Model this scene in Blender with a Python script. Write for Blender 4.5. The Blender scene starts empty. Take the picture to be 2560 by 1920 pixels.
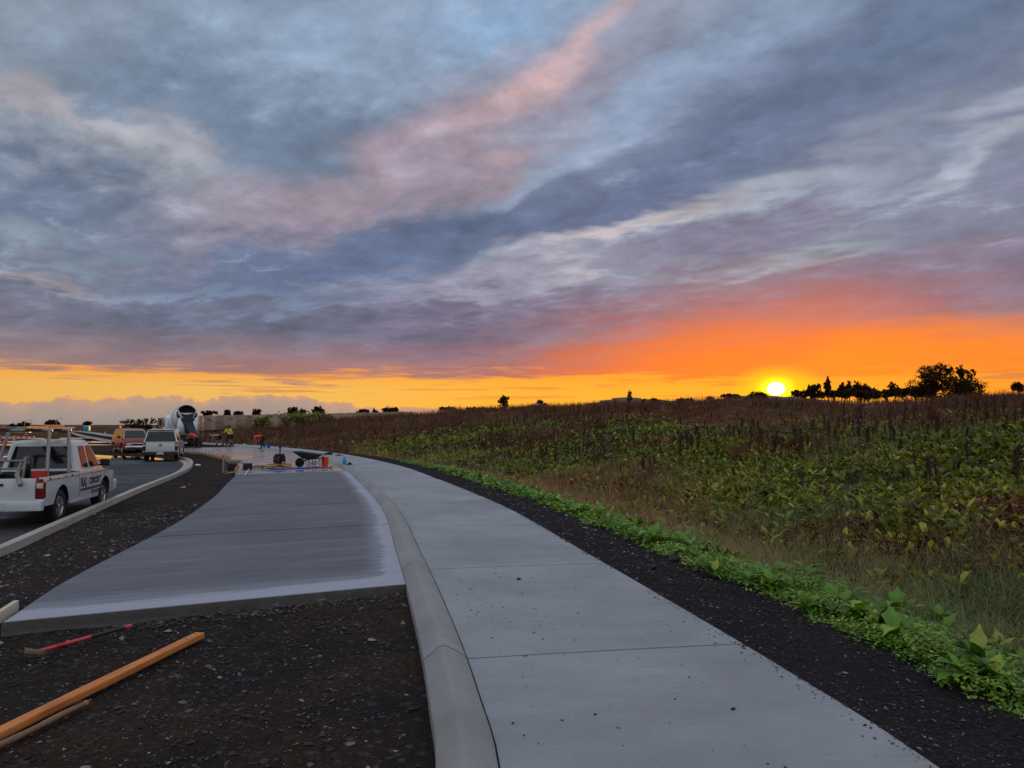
import bpy, bmesh, math, random
import numpy as np
from mathutils import Vector, Matrix
sc = bpy.context.scene
col = sc.collection
R = math.radians
# ------------------------------------------------------------------ camera
FPX = 1923.0; CAM_H = 1.75; PITCH = math.atan(102 / FPX)
cam_d = bpy.data.cameras.new('camera'); cam = bpy.data.objects.new('camera', cam_d); col.objects.link(cam)
cam.location = (0, 0, CAM_H); cam.rotation_euler = (R(90) + PITCH, 0, 0)
cam_d.sensor_width = 36; cam_d.lens = 36 * FPX / 2560; cam_d.clip_start = 0.05; cam_d.clip_end = 30000
sc.camera = cam
sc.view_settings.view_transform = 'Standard'; sc.view_settings.look = 'None'
sc.view_settings.exposure = 0.0; sc.view_settings.gamma = 1
sc.cycles.max_bounces = 6; sc.cycles.diffuse_bounces = 3; sc.cycles.glossy_bounces = 3
sc.cycles.transparent_max_bounces = 8; sc.cycles.volume_bounces = 0
sc.cycles.use_denoising = True

def pdir(px, py):
    x = (px - 1280) / FPX; v = (960 - py) / FPX
    return (x, math.cos(PITCH) - v * math.sin(PITCH), math.sin(PITCH) + v * math.cos(PITCH))
def gp(px, py, z=0.0):
    """ground point seen at photograph pixel (2560 wide) on the plane of height z"""
    d = pdir(px, py); t = (z - CAM_H) / d[2]
    return (d[0] * t, d[1] * t, z)
def dp(px, py, Y):
    """point seen at that pixel at forward distance Y"""
    d = pdir(px, py); t = Y / d[1]
    return (d[0] * t, Y, CAM_H + d[2] * t)
def azel(px, py):
    d = pdir(px, py)
    return math.degrees(math.atan2(d[0], d[1])), math.degrees(math.atan2(d[2], math.hypot(d[0], d[1])))
def s2l(c):
    c = c / 255.0
    return c / 12.92 if c <= 0.04045 else ((c + 0.055) / 1.055) ** 2.4
def rgb(r, g, b):
    return (s2l(r), s2l(g), s2l(b), 1.0)

# ------------------------------------------------------------------ node helper
class S:
    nt = None
    def __init__(s, sock): s.s = sock
    def _m(op, a, b=None, c=None, clamp=False):
        n = S.nt.nodes.new('ShaderNodeMath'); n.operation = op; n.use_clamp = clamp
        for i, v in enumerate((a, b, c)):
            if v is None: continue
            if isinstance(v, S): S.nt.links.new(v.s, n.inputs[i])
            else: n.inputs[i].default_value = v
        return S(n.outputs[0])
    def __add__(a, b): return S._m('ADD', a, b)
    __radd__ = __add__
    def __sub__(a, b): return S._m('SUBTRACT', a, b)
    def __rsub__(a, b): return S._m('SUBTRACT', b, a)
    def __mul__(a, b): return S._m('MULTIPLY', a, b)
    __rmul__ = __mul__
    def __truediv__(a, b): return S._m('DIVIDE', a, b)
def vec(x, y, z=0.0):
    n = S.nt.nodes.new('ShaderNodeCombineXYZ')
    for i, v in enumerate((x, y, z)):
        if isinstance(v, S): S.nt.links.new(v.s, n.inputs[i])
        else: n.inputs[i].default_value = v
    return S(n.outputs[0])
def noise(v, scale, detail=4, rough=0.55, dist=0.0, col_out=False, dims='3D'):
    n = S.nt.nodes.new('ShaderNodeTexNoise'); n.noise_dimensions = dims
    if v is not None: S.nt.links.new(v.s, n.inputs['Vector'])
    n.inputs['Scale'].default_value = scale; n.inputs['Detail'].default_value = detail
    n.inputs['Roughness'].default_value = rough; n.inputs['Distortion'].default_value = dist
    return S(n.outputs[1 if col_out else 0])
def sstep(x, a, b, lo=0.0, hi=1.0, kind='SMOOTHSTEP'):
    n = S.nt.nodes.new('ShaderNodeMapRange'); n.interpolation_type = kind
    S.nt.links.new(x.s, n.inputs[0])
    for i, v in zip((1, 2, 3, 4), (a, b, lo, hi)):
        if isinstance(v, S): S.nt.links.new(v.s, n.inputs[i])
        else: n.inputs[i].default_value = v
    return S(n.outputs[0])
def mix(f, a, b, mode='MIX'):
    n = S.nt.nodes.new('ShaderNodeMix'); n.data_type = 'RGBA'; n.blend_type = mode
    for i, v in ((0, f), (6, a), (7, b)):
        if isinstance(v, S): S.nt.links.new(v.s, n.inputs[i])
        else: n.inputs[i].default_value = v
    return S(n.outputs[2])
def ramp(x, stops, mode='LINEAR'):
    n = S.nt.nodes.new('ShaderNodeValToRGB'); n.color_ramp.interpolation = mode
    el = n.color_ramp.elements
    while len(el) < len(stops): el.new(0.5)
    for e, (p, c) in zip(el, stops):
        e.position = p; e.color = c if len(c) == 4 else (*c, 1)
    S.nt.links.new(x.s, n.inputs[0])
    return S(n.outputs[0])
def vscale(v, sx, sy, sz):
    n = S.nt.nodes.new('ShaderNodeVectorMath'); n.operation = 'MULTIPLY'
    S.nt.links.new(v.s, n.inputs[0]); n.inputs[1].default_value = (sx, sy, sz)
    return S(n.outputs[0])

# ------------------------------------------------------------------ world: dusk sky under broken cloud
world = bpy.data.worlds.new('World'); world.cycles.sampling_method = 'MANUAL'; world.cycles.sample_map_resolution = 512; sc.world = world; world.use_nodes = True
nt = world.node_tree; nt.nodes.clear(); S.nt = nt
tc = nt.nodes.new('ShaderNodeTexCoord'); D = S(tc.outputs['Generated'])
sp = nt.nodes.new('ShaderNodeSeparateXYZ'); nt.links.new(D.s, sp.inputs[0])
dx, dy, dz = (S(o) for o in sp.outputs)
A = S._m('ARCTAN2', dx, dy) * (180 / math.pi)
E = S._m('ARCSINE', S._m('MAXIMUM', S._m('MINIMUM', dz, 1.0), -1.0)) * (180 / math.pi)
SUN_A, SUN_E = azel(1940, 972)
# cloud layer coordinates: plane overhead, axes along / across the cloud streets
va = R(-46)
al = (dx * math.sin(va) + dy * math.cos(va)); ac = (dx * math.cos(va) - dy * math.sin(va))
zz = S._m('MAXIMUM', dz, 0.0) + 0.10
cu = al / zz; cw = ac / zz
CP = vec(cu * 0.58, cw, 0.0)
CQ = vec(cu * 0.72 + 7.3, cw, 4.0)
n_mid = noise(CP, 2.1, 4, 0.60, 0.3)
n_fine = noise(CQ, 6.0, 5, 0.66, 0.25)
# warped angular coordinates for the large masses
wA = A + (n_mid - 0.5) * 16.0 + (n_fine - 0.5) * 6
wE = E + (noise(CQ, 1.9, 3, 0.6, 0.6) - 0.5) * 9 + (n_fine - 0.5) * 4.0
WP = vec(wA, wE, 0.0)
base = ramp(sstep(E, 0, 90, 0, 1, 'LINEAR'), [(0.0, rgb(160, 116, 110)), (0.07, rgb(124, 120, 136)), (0.12, rgb(118, 126, 146)), (0.20, rgb(126, 136, 158)),
    (0.30, rgb(134, 148, 170)), (0.36, rgb(146, 162, 184)), (0.50, rgb(192, 200, 212)), (1.0, rgb(205, 210, 218))])  # highest stops lie above the view, brightened to add light on the ground
cur = base
def blob(px, py, hw, hh, rot, c, k=1.0, na=0.55, soft=0.25):
    """soft cloud mass centred where the photograph shows it, size in degrees"""
    global cur
    a0, e0 = azel(px * 2560 / 2212, py * 2560 / 2212)
    m = nt.nodes.new('ShaderNodeMapping'); m.vector_type = 'TEXTURE'
    m.inputs['Location'].default_value = (a0, e0, 0); m.inputs['Rotation'].default_value = (0, 0, R(rot)); m.inputs['Scale'].default_value = (hw, hh, 1)
    nt.links.new(WP.s, m.inputs['Vector'])
    l = nt.nodes.new('ShaderNodeVectorMath'); l.operation = 'LENGTH'; nt.links.new(m.outputs[0], l.inputs[0])
    r_ = S(l.outputs['Value']) + (n_mid - 0.5) * na
    f = sstep(r_, 1.42, soft - .2, 0.0, k)
    cur = mix(f, cur, rgb(*c))
# (disp px, disp py, half width deg, half height deg, tilt, colour, strength)
blob(150, 180, 15, 9, 0, (140, 152, 166), .8)
blob(700, 110, 18, 7, 12, (142, 162, 188), .8)
blob(1130, 40, 7, 4, 0, (136, 168, 204), .7)
blob(560, 250, 13, 4.2, -10, (108, 124, 148), .95)
blob(330, 230, 9, 3.4, -4, (112, 128, 150), .8)
blob(230, 340, 10, 2.6, -18, (160, 166, 178), .8)
blob(330, 330, 5, 1.2, -20, (186, 184, 190), .6)
blob(60, 210, 6, 1.2, -16, (178, 168, 174), .6)
blob(410, 297, 2.4, 1.3, -12, (190, 180, 182), .45, .3)
blob(120, 460, 16, 3.6, -12, (102, 116, 142), .95)
blob(70, 505, 5, 1.2, -4, (162, 178, 186), .8)
blob(560, 440, 10, 2.4, 8, (138, 140, 154), .7)
blob(430, 560, 18, 2.6, -2, (112, 124, 146), .8)
blob(150, 600, 9, 1.0, -4, (166, 156, 158), .75)
blob(500, 645, 9, .9, -2, (148, 166, 182), .8)
blob(320, 720, 24, 1.9, -1, (104, 104, 122), .9)
# long streets rising to the right
blob(1450, 420, 34, 5.6, 25, (96, 108, 140), 1.0, .4)
blob(800, 560, 20, 4.2, 12, (98, 112, 144), 1.0, .45)
blob(1950, 130, 18, 6.0, 27, (104, 120, 148), 1.0, .4)
blob(1080, 260, 17, 3.4, 26, (160, 148, 160), .65)
blob(850, 370, 17, 2.8, 20, (160, 142, 156), .8)
blob(1120, 240, 7, 1.7, 25, (196, 162, 160), .5)
blob(1290, 80, 6, 1.2, 36, (206, 170, 168), .45)
blob(1200, 150, 5, 1.0, 30, (216, 174, 170), .45)
blob(1480, 190, 12, 1.9, 24, (140, 158, 188), .8)
blob(1620, 60, 8, 2.2, 22, (138, 156, 182), .7)
blob(1850, 330, 16, 2.4, 22, (112, 120, 146), .7)
blob(1180, 340, 9, 1.3, 24, (148, 162, 186), .75)
blob(1480, 485, 17, 1.4, 16, (172, 178, 192), .85)
blob(1330, 520, 7, 1.1, 16, (206, 190, 188), .6)
blob(1690, 540, 6, 1.0, 14, (186, 202, 206), .8)
blob(1900, 395, 13, 1.1, 17, (160, 168, 186), .75)
blob(2150, 300, 6, 1.2, 19, (178, 180, 194), .6)
blob(1620, 500, 11, 1.3, 13, (120, 116, 142), .9)
blob(2000, 480, 14, 2.2, 10, (126, 126, 150), .8)
blob(1150, 620, 15, 1.6, 6, (156, 152, 170), .8)
blob(1150, 700, 17, 1.9, 2, (118, 104, 128), .8)
blob(1700, 620, 20, 2.3, 3, (134, 120, 140), .8)
blob(2100, 590, 13, 2.2, 4, (128, 114, 136), .8)
# fine structure inside the cloud
lum = sstep(n_fine, 0.28, 0.74, 0.84, 1.18, 'LINEAR') * sstep(n_mid, 0.25, 0.75, 0.82, 1.2, 'LINEAR')
def mulc(c, f):
    n = nt.nodes.new('ShaderNodeVectorMath'); n.operation = 'SCALE'
    nt.links.new(c.s, n.inputs[0])
    if isinstance(f, S): nt.links.new(f.s, n.inputs['Scale'])
    else: n.inputs['Scale'].default_value = f
    return S(n.outputs[0])
mot = noise(vec(A * 0.16 + n_mid * 1.2, E * 0.30, 12.0), 1.7, 5, 0.62)
cur = mulc(cur, lum * sstep(mot, .3, .7, .84, 1.17, 'LINEAR'))
gaps = sstep(n_fine * 0.6 + n_mid * 0.4, 0.55, 0.72, 0.0, 0.5) * sstep(E, 6, 12)
cur = mix(gaps, cur, rgb(176, 190, 204))
# distance (deg) from the sun, flattened
dA = A - SUN_A; dE = E - SUN_E
def rad(sx, sy, nz=0.0):
    q = S._m('SQRT', (dA / sx) * (dA / sx) + (dE / sy) * (dE / sy))
    return q + (n_mid - 0.5) * nz if nz else q
# underlit cloud base: salmon fringe all along, orange dome over the sun
low = vec(A * 0.05, E * 0.6, 2.0)
nl = noise(low, 2.2, 6, 0.6, 0.4)
eb = E + (nl - 0.5) * 2.6
cur = mix(sstep(eb, 7.2, 2.8, 0, 0.72), cur, ramp(sstep(A, -36, 36, 0, 1, 'LINEAR'), [(0, rgb(158, 128, 118)), (.35, rgb(190, 122, 106)), (.62, rgb(190, 104, 96)), (1, rgb(170, 110, 104))]))
cur = mix(sstep(rad(22, 8.2, .5), 1.15, .25, 0, 0.9), cur, rgb(216, 100, 66))
cur = mix(sstep(rad(19, 6.0, .4), 1.1, .3, 0, 0.95), cur, rgb(255, 122, 34))
cur = mix(sstep(rad(60, 4.8, .25) + (nl - .5) * .5 + sstep(A, 16, 24, 1.0, 0.0), 1.1, .5, 0, 0.9), cur, rgb(255, 134, 32))
# clear strip beneath the deck
edge = ramp(sstep(A, -40, 40, 0, 1, 'LINEAR'), [(0, (.40,) * 3), (.12, (.345,) * 3), (.2, (.37,) * 3), (.3, (.32,) * 3), (.4, (.385,) * 3), (.62, (.36,) * 3), (.70, (.30,) * 3), (.86, (.34,) * 3), (1, (.38,) * 3)])
es = S._m('MULTIPLY', S(edge.s), 10.0)
nstr = noise(vec(A * 0.11, E * 1.6, 9.0), 1.6, 6, 0.6, 0.3)
strip = sstep(E - es + (nstr - 0.5) * 3.6 + (nl - .5) * 1.6, 0.5, -0.4)
clearc = ramp(sstep(A, -36, 36, 0, 1, 'LINEAR'), [(0, rgb(232, 178, 92)), (.25, rgb(240, 186, 96)), (.48, rgb(255, 180, 60)), (.66, rgb(255, 172, 44)), (.8, rgb(255, 164, 36)), (1, rgb(255, 150, 44))])
clearc = mix(sstep(E, 2.4, 4.2, 0, .6), clearc, rgb(255, 142, 34))
cur = mix(strip, cur, clearc)
# thin dark streaks lying in the clear strip
st2 = noise(vec(A * 0.055, E * 1.15, 31.0), 2.4, 5, 0.55, 0.2)
cur = mix(sstep(st2, 0.56, 0.66, 0, 0.75) * sstep(E, 1.6, 2.2) * sstep(E, 4.4, 3.4), cur, ramp(sstep(A, -30, 30, 0, 1, 'LINEAR'), [(0, rgb(196, 130, 96)), (.5, rgb(236, 142, 64)), (1, rgb(214, 120, 66))]))
# cumulus bank low on the horizon
bn = noise(vec(A * 0.25, 3.0, 0.0), 1.1, 2, 0.5) * 0.9 + noise(vec(A * 0.6, E * 0.75, 5.0), 1.5, 6, 0.62) * 1.3
bh = ramp(sstep(A, -40, 12, 0, 1, 'LINEAR'), [(0, (.145,) * 3), (.2, (.17,) * 3), (.42, (.215,) * 3), (.5, (.17,) * 3), (.6, (.12,) * 3), (.8, (.10,) * 3), (1, (-.05,) * 3)])
bt = S._m('MULTIPLY', S(bh.s), 10.0) + (bn - 1.1) * 1.35 - E
bankc = ramp(sstep(bt, 0, 1.8, 0, 1, 'LINEAR'), [(0, rgb(232, 164, 108)), (.08, rgb(196, 156, 128)), (.35, rgb(172, 150, 138)), (1, rgb(150, 142, 138))])
bankc = mix(sstep(A, -18, 6, 0, .75), bankc, rgb(222, 142, 98))
cur = mix(sstep(bt, -0.05, 0.10) * sstep(A, 12, 2), cur, bankc)
# sun: halo and disc
cur = mix(sstep(rad(3.6, 2.0), 1.0, .2, 0, 1), cur, (1.0, 0.62, 0.0, 1))
cur = mix(sstep(rad(1.6, 1.1), 1.0, .3, 0, 1), cur, (1.5, 1.1, 0.02, 1))
cur = mix(sstep(rad(.66, 0.50), 1.0, .55, 0, 1), cur, (8.0, 7.2, 5.6, 1))
cur = mix(sstep(E, 0.0, -2.0), cur, rgb(110, 92, 84))
# unseen sky overhead and behind the viewer, brightened to light the ground
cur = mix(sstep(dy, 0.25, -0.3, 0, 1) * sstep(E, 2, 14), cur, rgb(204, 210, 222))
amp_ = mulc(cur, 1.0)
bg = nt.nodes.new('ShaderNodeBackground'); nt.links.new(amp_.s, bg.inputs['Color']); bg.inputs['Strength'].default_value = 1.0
# clear-air twilight behind the cloud
sky = nt.nodes.new('ShaderNodeTexSky'); sky.sky_type = 'NISHITA'; sky.sun_disc = False
sky.sun_elevation = R(SUN_E); sky.sun_rotation = R(SUN_A)
bg2 = nt.nodes.new('ShaderNodeBackground'); nt.links.new(sky.outputs[0], bg2.inputs['Color']); bg2.inputs['Strength'].default_value = 0.004
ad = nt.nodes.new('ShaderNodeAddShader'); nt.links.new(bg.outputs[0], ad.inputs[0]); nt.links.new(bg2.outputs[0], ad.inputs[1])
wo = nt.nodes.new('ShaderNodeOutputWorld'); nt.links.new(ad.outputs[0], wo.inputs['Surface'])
# ------------------------------------------------------------------ sun on the ridge
sl = bpy.data.lights.new('sun', 'SUN'); sl.energy = 2.0; sl.angle = R(0.6); sl.color = (1.0, 0.50, 0.22)
sun = bpy.data.objects.new('sun', sl); col.objects.link(sun)
sd = Vector((math.sin(R(SUN_A)) * math.cos(R(SUN_E)), math.cos(R(SUN_A)) * math.cos(R(SUN_E)), math.sin(R(SUN_E))))
sun.rotation_euler = sd.to_track_quat('Z', 'Y').to_euler()
# ------------------------------------------------------------------ materials
MATS = {}
def new_mat(name):
    m = bpy.data.materials.new(name); m.use_nodes = True; S.nt = m.node_tree; MATS[name] = m
    b = m.node_tree.nodes['Principled BSDF']
    return m, b
def put(b, key, v):
    if isinstance(v, S): S.nt.links.new(v.s, b.inputs[key])
    else: b.inputs[key].default_value = v
def bump(b, h, strength=0.5, dist=0.02):
    n = S.nt.nodes.new('ShaderNodeBump'); n.inputs['Strength'].default_value = strength; n.inputs['Distance'].default_value = dist
    S.nt.links.new(h.s, n.inputs['Height']); S.nt.links.new(n.outputs[0], b.inputs['Normal'])
def pos():
    g = S.nt.nodes.new('ShaderNodeNewGeometry'); return S(g.outputs['Position'])
def obc():
    g = S.nt.nodes.new('ShaderNodeTexCoord'); return S(g.outputs['Object'])
def attr(name):
    n = S.nt.nodes.new('ShaderNodeAttribute'); n.attribute_name = name; return S(n.outputs['Fac']), S(n.outputs['Color'])
def simple(name, c, rough=0.5, metal=0.0, var=0.12, scale=6.0, coat=0.0, spec=0.5, emit=None, es=1.0, trans=0.0):
    """painted / plastic / metal stuff with a little procedural unevenness"""
    if name in MATS: return MATS[name]
    m, b = new_mat(name)
    n = noise(obc(), scale, 4, 0.6)
    lo = tuple(x * (1 - var) for x in c[:3]) + (1,); hi = tuple(min(1, x * (1 + var)) for x in c[:3]) + (1,)
    put(b, 'Base Color', mix(n, lo, hi)); put(b, 'Roughness', sstep(n, .3, .7, max(.02, rough - .08), min(1, rough + .08)))
    put(b, 'Metallic', metal); put(b, 'Coat Weight', coat); put(b, 'Specular IOR Level', spec)
    if emit: put(b, 'Emission Color', emit); put(b, 'Emission Strength', es)
    if trans: put(b, 'Transmission Weight', trans)
    return m
def voro(v, scale, feature='F1', out='Distance', rnd=1.0):
    n = S.nt.nodes.new('ShaderNodeTexVoronoi'); n.feature = feature; n.inputs['Scale'].default_value = scale; n.inputs['Randomness'].default_value = rnd
    S.nt.links.new(v.s, n.inputs['Vector']); return S(n.outputs[out])

def mat_concrete(name, dark, light, warm, rough=0.75, streak=(1.0, 1.0), wet=False):
    m, b = new_mat(name); p = pos()
    n1 = noise(p, 0.5, 5, 0.6, 0.2); n2 = noise(p, 3.0, 5, 0.65); nf = noise(p, 60, 3, 0.7)
    _, uv = attr('ruv')                       # along / across the strip, metres
    st = noise(vscale(uv, streak[0], streak[1], 1), 1.0, 5, 0.62)
    c = mix(sstep(n1, .30, .72), dark, light)
    c = mix(sstep(st, .35, .7, 0, .45), c, light)
    c = mix(sstep(n2, .45, .75, 0, .45), c, warm)
    c = mix(sstep(nf, .35, .7, 0, .22), c, (dark[0] * .6, dark[1] * .6, dark[2] * .6, 1))
    sp_ = sstep(voro(p, 7.0), .035, .02, 0, .8)
    c = mix(sp_, c, (.06, .06, .06, 1))
    put(b, 'Base Color', c); put(b, 'Roughness', sstep(st, .3, .7, rough - .12, rough + .1))
    br = noise(vscale(uv, 160, 2.0, 1), 1.0, 3, 0.6)
    c2 = mix(sstep(br, .35, .7, 0, .30), c, (dark[0] * .55, dark[1] * .55, dark[2] * .55, 1)); put(b, 'Base Color', c2)
    bump(b, nf * .5 + br * .9 + n2 * .4, .7, .005)
    return m
mat_path = mat_concrete('pale_footpath_concrete', rgb(130, 133, 138), rgb(160, 164, 170), rgb(140, 138, 136), .8, (1.6, .25))
mat_kerb = mat_concrete('kerb_concrete', rgb(130, 130, 130), rgb(156, 156, 156), rgb(134, 128, 120), .85, (.6, 6))
mat_kerb2 = mat_concrete('road_kerb_concrete', rgb(160, 152, 142), rgb(186, 178, 168), rgb(146, 134, 120), .85, (.6, 8))

# curing slab: darker, with pale dry margins
m, b = new_mat('curing_slab_concrete'); p = pos(); e_, ec = attr('edge'); _, uv = attr('ruv')
st = noise(vscale(uv, 2.4, .35, 1), 1.0, 6, .68, .4); st2 = noise(vscale(uv, 9.0, .8, 1), 1.0, 5, .7); n1 = noise(p, .35, 4, .55); nf = noise(p, 55, 3, .7)
c = mix(sstep(n1, .3, .7), rgb(70, 73, 80), rgb(94, 95, 102))
c = mix(sstep(st, .45, .66, 0, .65), c, rgb(118, 121, 130)); c = mix(sstep(st2, .48, .66, 0, .55), c, rgb(66, 69, 76))
ed = e_ + (st - .5) * .34 + (st2 - .5) * .34 + (n1 - .5) * .2
c = mix(sstep(ed, .26, .17), c, rgb(166, 168, 180)); c = mix(sstep(ed, .5, .2, 0, .5), c, rgb(146, 148, 162))
c = mix(sstep(nf, .4, .7, 0, .2), c, rgb(80, 80, 90)); c = mix(sstep(voro(p, 6.0), .04, .02, 0, .8), c, rgb(60, 60, 64))
put(b, 'Base Color', c); put(b, 'Roughness', sstep(st, .3, .7, .5, .75)); bump(b, nf * .5 + noise(vscale(uv, 130, 2, 1), 1, 3, .6) * .7, .35, .003)
mat_slab = m
# slab edge face
m, b = new_mat('raw_concrete_edge'); p = pos(); n = noise(p, 6, 6, .7); n2 = noise(p, 40, 4, .7)
put(b, 'Base Color', mix(n, rgb(52, 52, 50), rgb(96, 94, 90))); put(b, 'Roughness', .9); bump(b, n + n2 * .5, .8, .015); mat_rawedge = m
# fresh wet concrete
m, b = new_mat('wet_fresh_concrete'); p = pos(); _, uv = attr('ruv'); st = noise(vscale(uv, 1.2, .25, 1), 1, 5, .6, .3)
put(b, 'Base Color', mix(st, rgb(104, 100, 104), rgb(140, 134, 134))); put(b, 'Roughness', sstep(st, .35, .62, .10, .42)); put(b, 'Specular IOR Level', .9)
bump(b, noise(vscale(uv, 5.0, .8, 1), 1, 4, .6), .25, .006); mat_wet = m
# asphalt, damp
m, b = new_mat('damp_asphalt'); p = pos(); n1 = noise(p, .16, 5, .6, .6); nf = noise(p, 90, 2, .7); n2 = noise(vscale(p, .5, 1.4, 1), .8, 5, .65, 1.0)
c = mix(sstep(n1, .35, .65), rgb(33, 35, 41), rgb(48, 50, 57)); c = mix(sstep(n2, .56, .72, 0, .5), c, rgb(92, 94, 104)); c = mix(nf, c, rgb(48, 50, 56))
put(b, 'Base Color', c); put(b, 'Roughness', sstep(n1 + (n2 - .5) * .4, .38, .62, .5, .9)); put(b, 'Specular IOR Level', .3); bump(b, nf, .5, .006); mat_asph = m
# crushed rock
def mat_gravel(name, c0, c1, c2, c3, sc_=22.0):
    m, b = new_mat(name); p = pos()
    v = voro(p, sc_); vc = voro(p, sc_, 'F1', 'Color'); v2 = voro(p, sc_ * 2.7); n1 = noise(p, .7, 5, .65, .6); n2 = noise(p, 4, 5, .7)
    g = S.nt.nodes.new('ShaderNodeSeparateColor'); S.nt.links.new(vc.s, g.inputs[0]); rv = S(g.outputs[0])
    c = mix(sstep(n1, .38, .66), c0, c1); c = mix(sstep(n2, .5, .72, 0, .7), c, c2)
    c = mix(sstep(rv, .80, 1.0, 0, .6), c, c3); c = mix(sstep(v, .15, .6, 0, .5), c, (c0[0] * .4, c0[1] * .4, c0[2] * .4, 1))
    put(b, 'Base Color', c); put(b, 'Roughness', .95); put(b, 'Specular IOR Level', .12)
    bump(b, (1.0 - v) * 1.0 + (1.0 - v2) * .5 + n2 * 1.2, 1.0, .022)
    return m
mat_grav = mat_gravel('dark_crushed_rock', rgb(38, 34, 34), rgb(66, 47, 36), rgb(33, 32, 34), rgb(84, 80, 80))
mat_verge = mat_gravel('dark_verge_gravel', rgb(36, 33, 37), rgb(46, 40, 43), rgb(46, 35, 31), rgb(66, 64, 66), 30)
def mat_stone(name, cs):
    m, b = new_mat(name); f, _ = attr('tint')
    put(b, 'Base Color', ramp(f, cs, 'LINEAR')); put(b, 'Roughness', .8); put(b, 'Specular IOR Level', .25); return m
mat_stones = mat_stone('crushed_stone', [(0, rgb(30, 28, 30)), (.4, rgb(50, 47, 48)), (.65, rgb(64, 48, 38)), (.85, rgb(86, 84, 86)), (1, rgb(136, 132, 128))])
# field soil, with dry litter
m, b = new_mat('field_soil'); p = pos(); n1 = noise(p, .12, 5, .6, .5); n2 = noise(p, 1.2, 6, .7); n3 = noise(vscale(p, 1, 1, 3), .9, 6, .7, 1.0); w_, wc = attr('zone')
c = mix(n2, rgb(64, 38, 26), rgb(104, 62, 42)); c = mix(sstep(n1, .45, .6, 0, .6), c, rgb(62, 62, 34)); c = mix(sstep(n3, .5, .62, 0, .7), c, rgb(128, 90, 66))
g2 = mix(n2, rgb(34, 34, 16), rgb(58, 52, 26)); c = mix(w_, g2, c)
put(b, 'Base Color', c); put(b, 'Roughness', 1.0); put(b, 'Specular IOR Level', .05); bump(b, n2 + n3, 1.0, .12); mat_soil = m
m, b = new_mat('excavated_earth'); p = pos(); n1 = noise(vscale(p, .35, .35, 2.5), .6, 6, .7, .8); n2 = noise(p, 2.5, 6, .7)
c = mix(n1, rgb(112, 88, 72), rgb(166, 138, 114)); c = mix(sstep(n2, .5, .75, 0, .5), c, rgb(84, 62, 50)); put(b, 'Base Color', c); put(b, 'Roughness', .95); bump(b, n1 * 2 + n2, 1, .4); mat_earth = m
m, b = new_mat('far_hill_ground'); p = pos(); n1 = noise(p, .002, 5, .6); put(b, 'Base Color', mix(n1, rgb(70, 64, 52), rgb(96, 82, 66))); put(b, 'Roughness', 1.0); mat_hill = m

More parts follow.
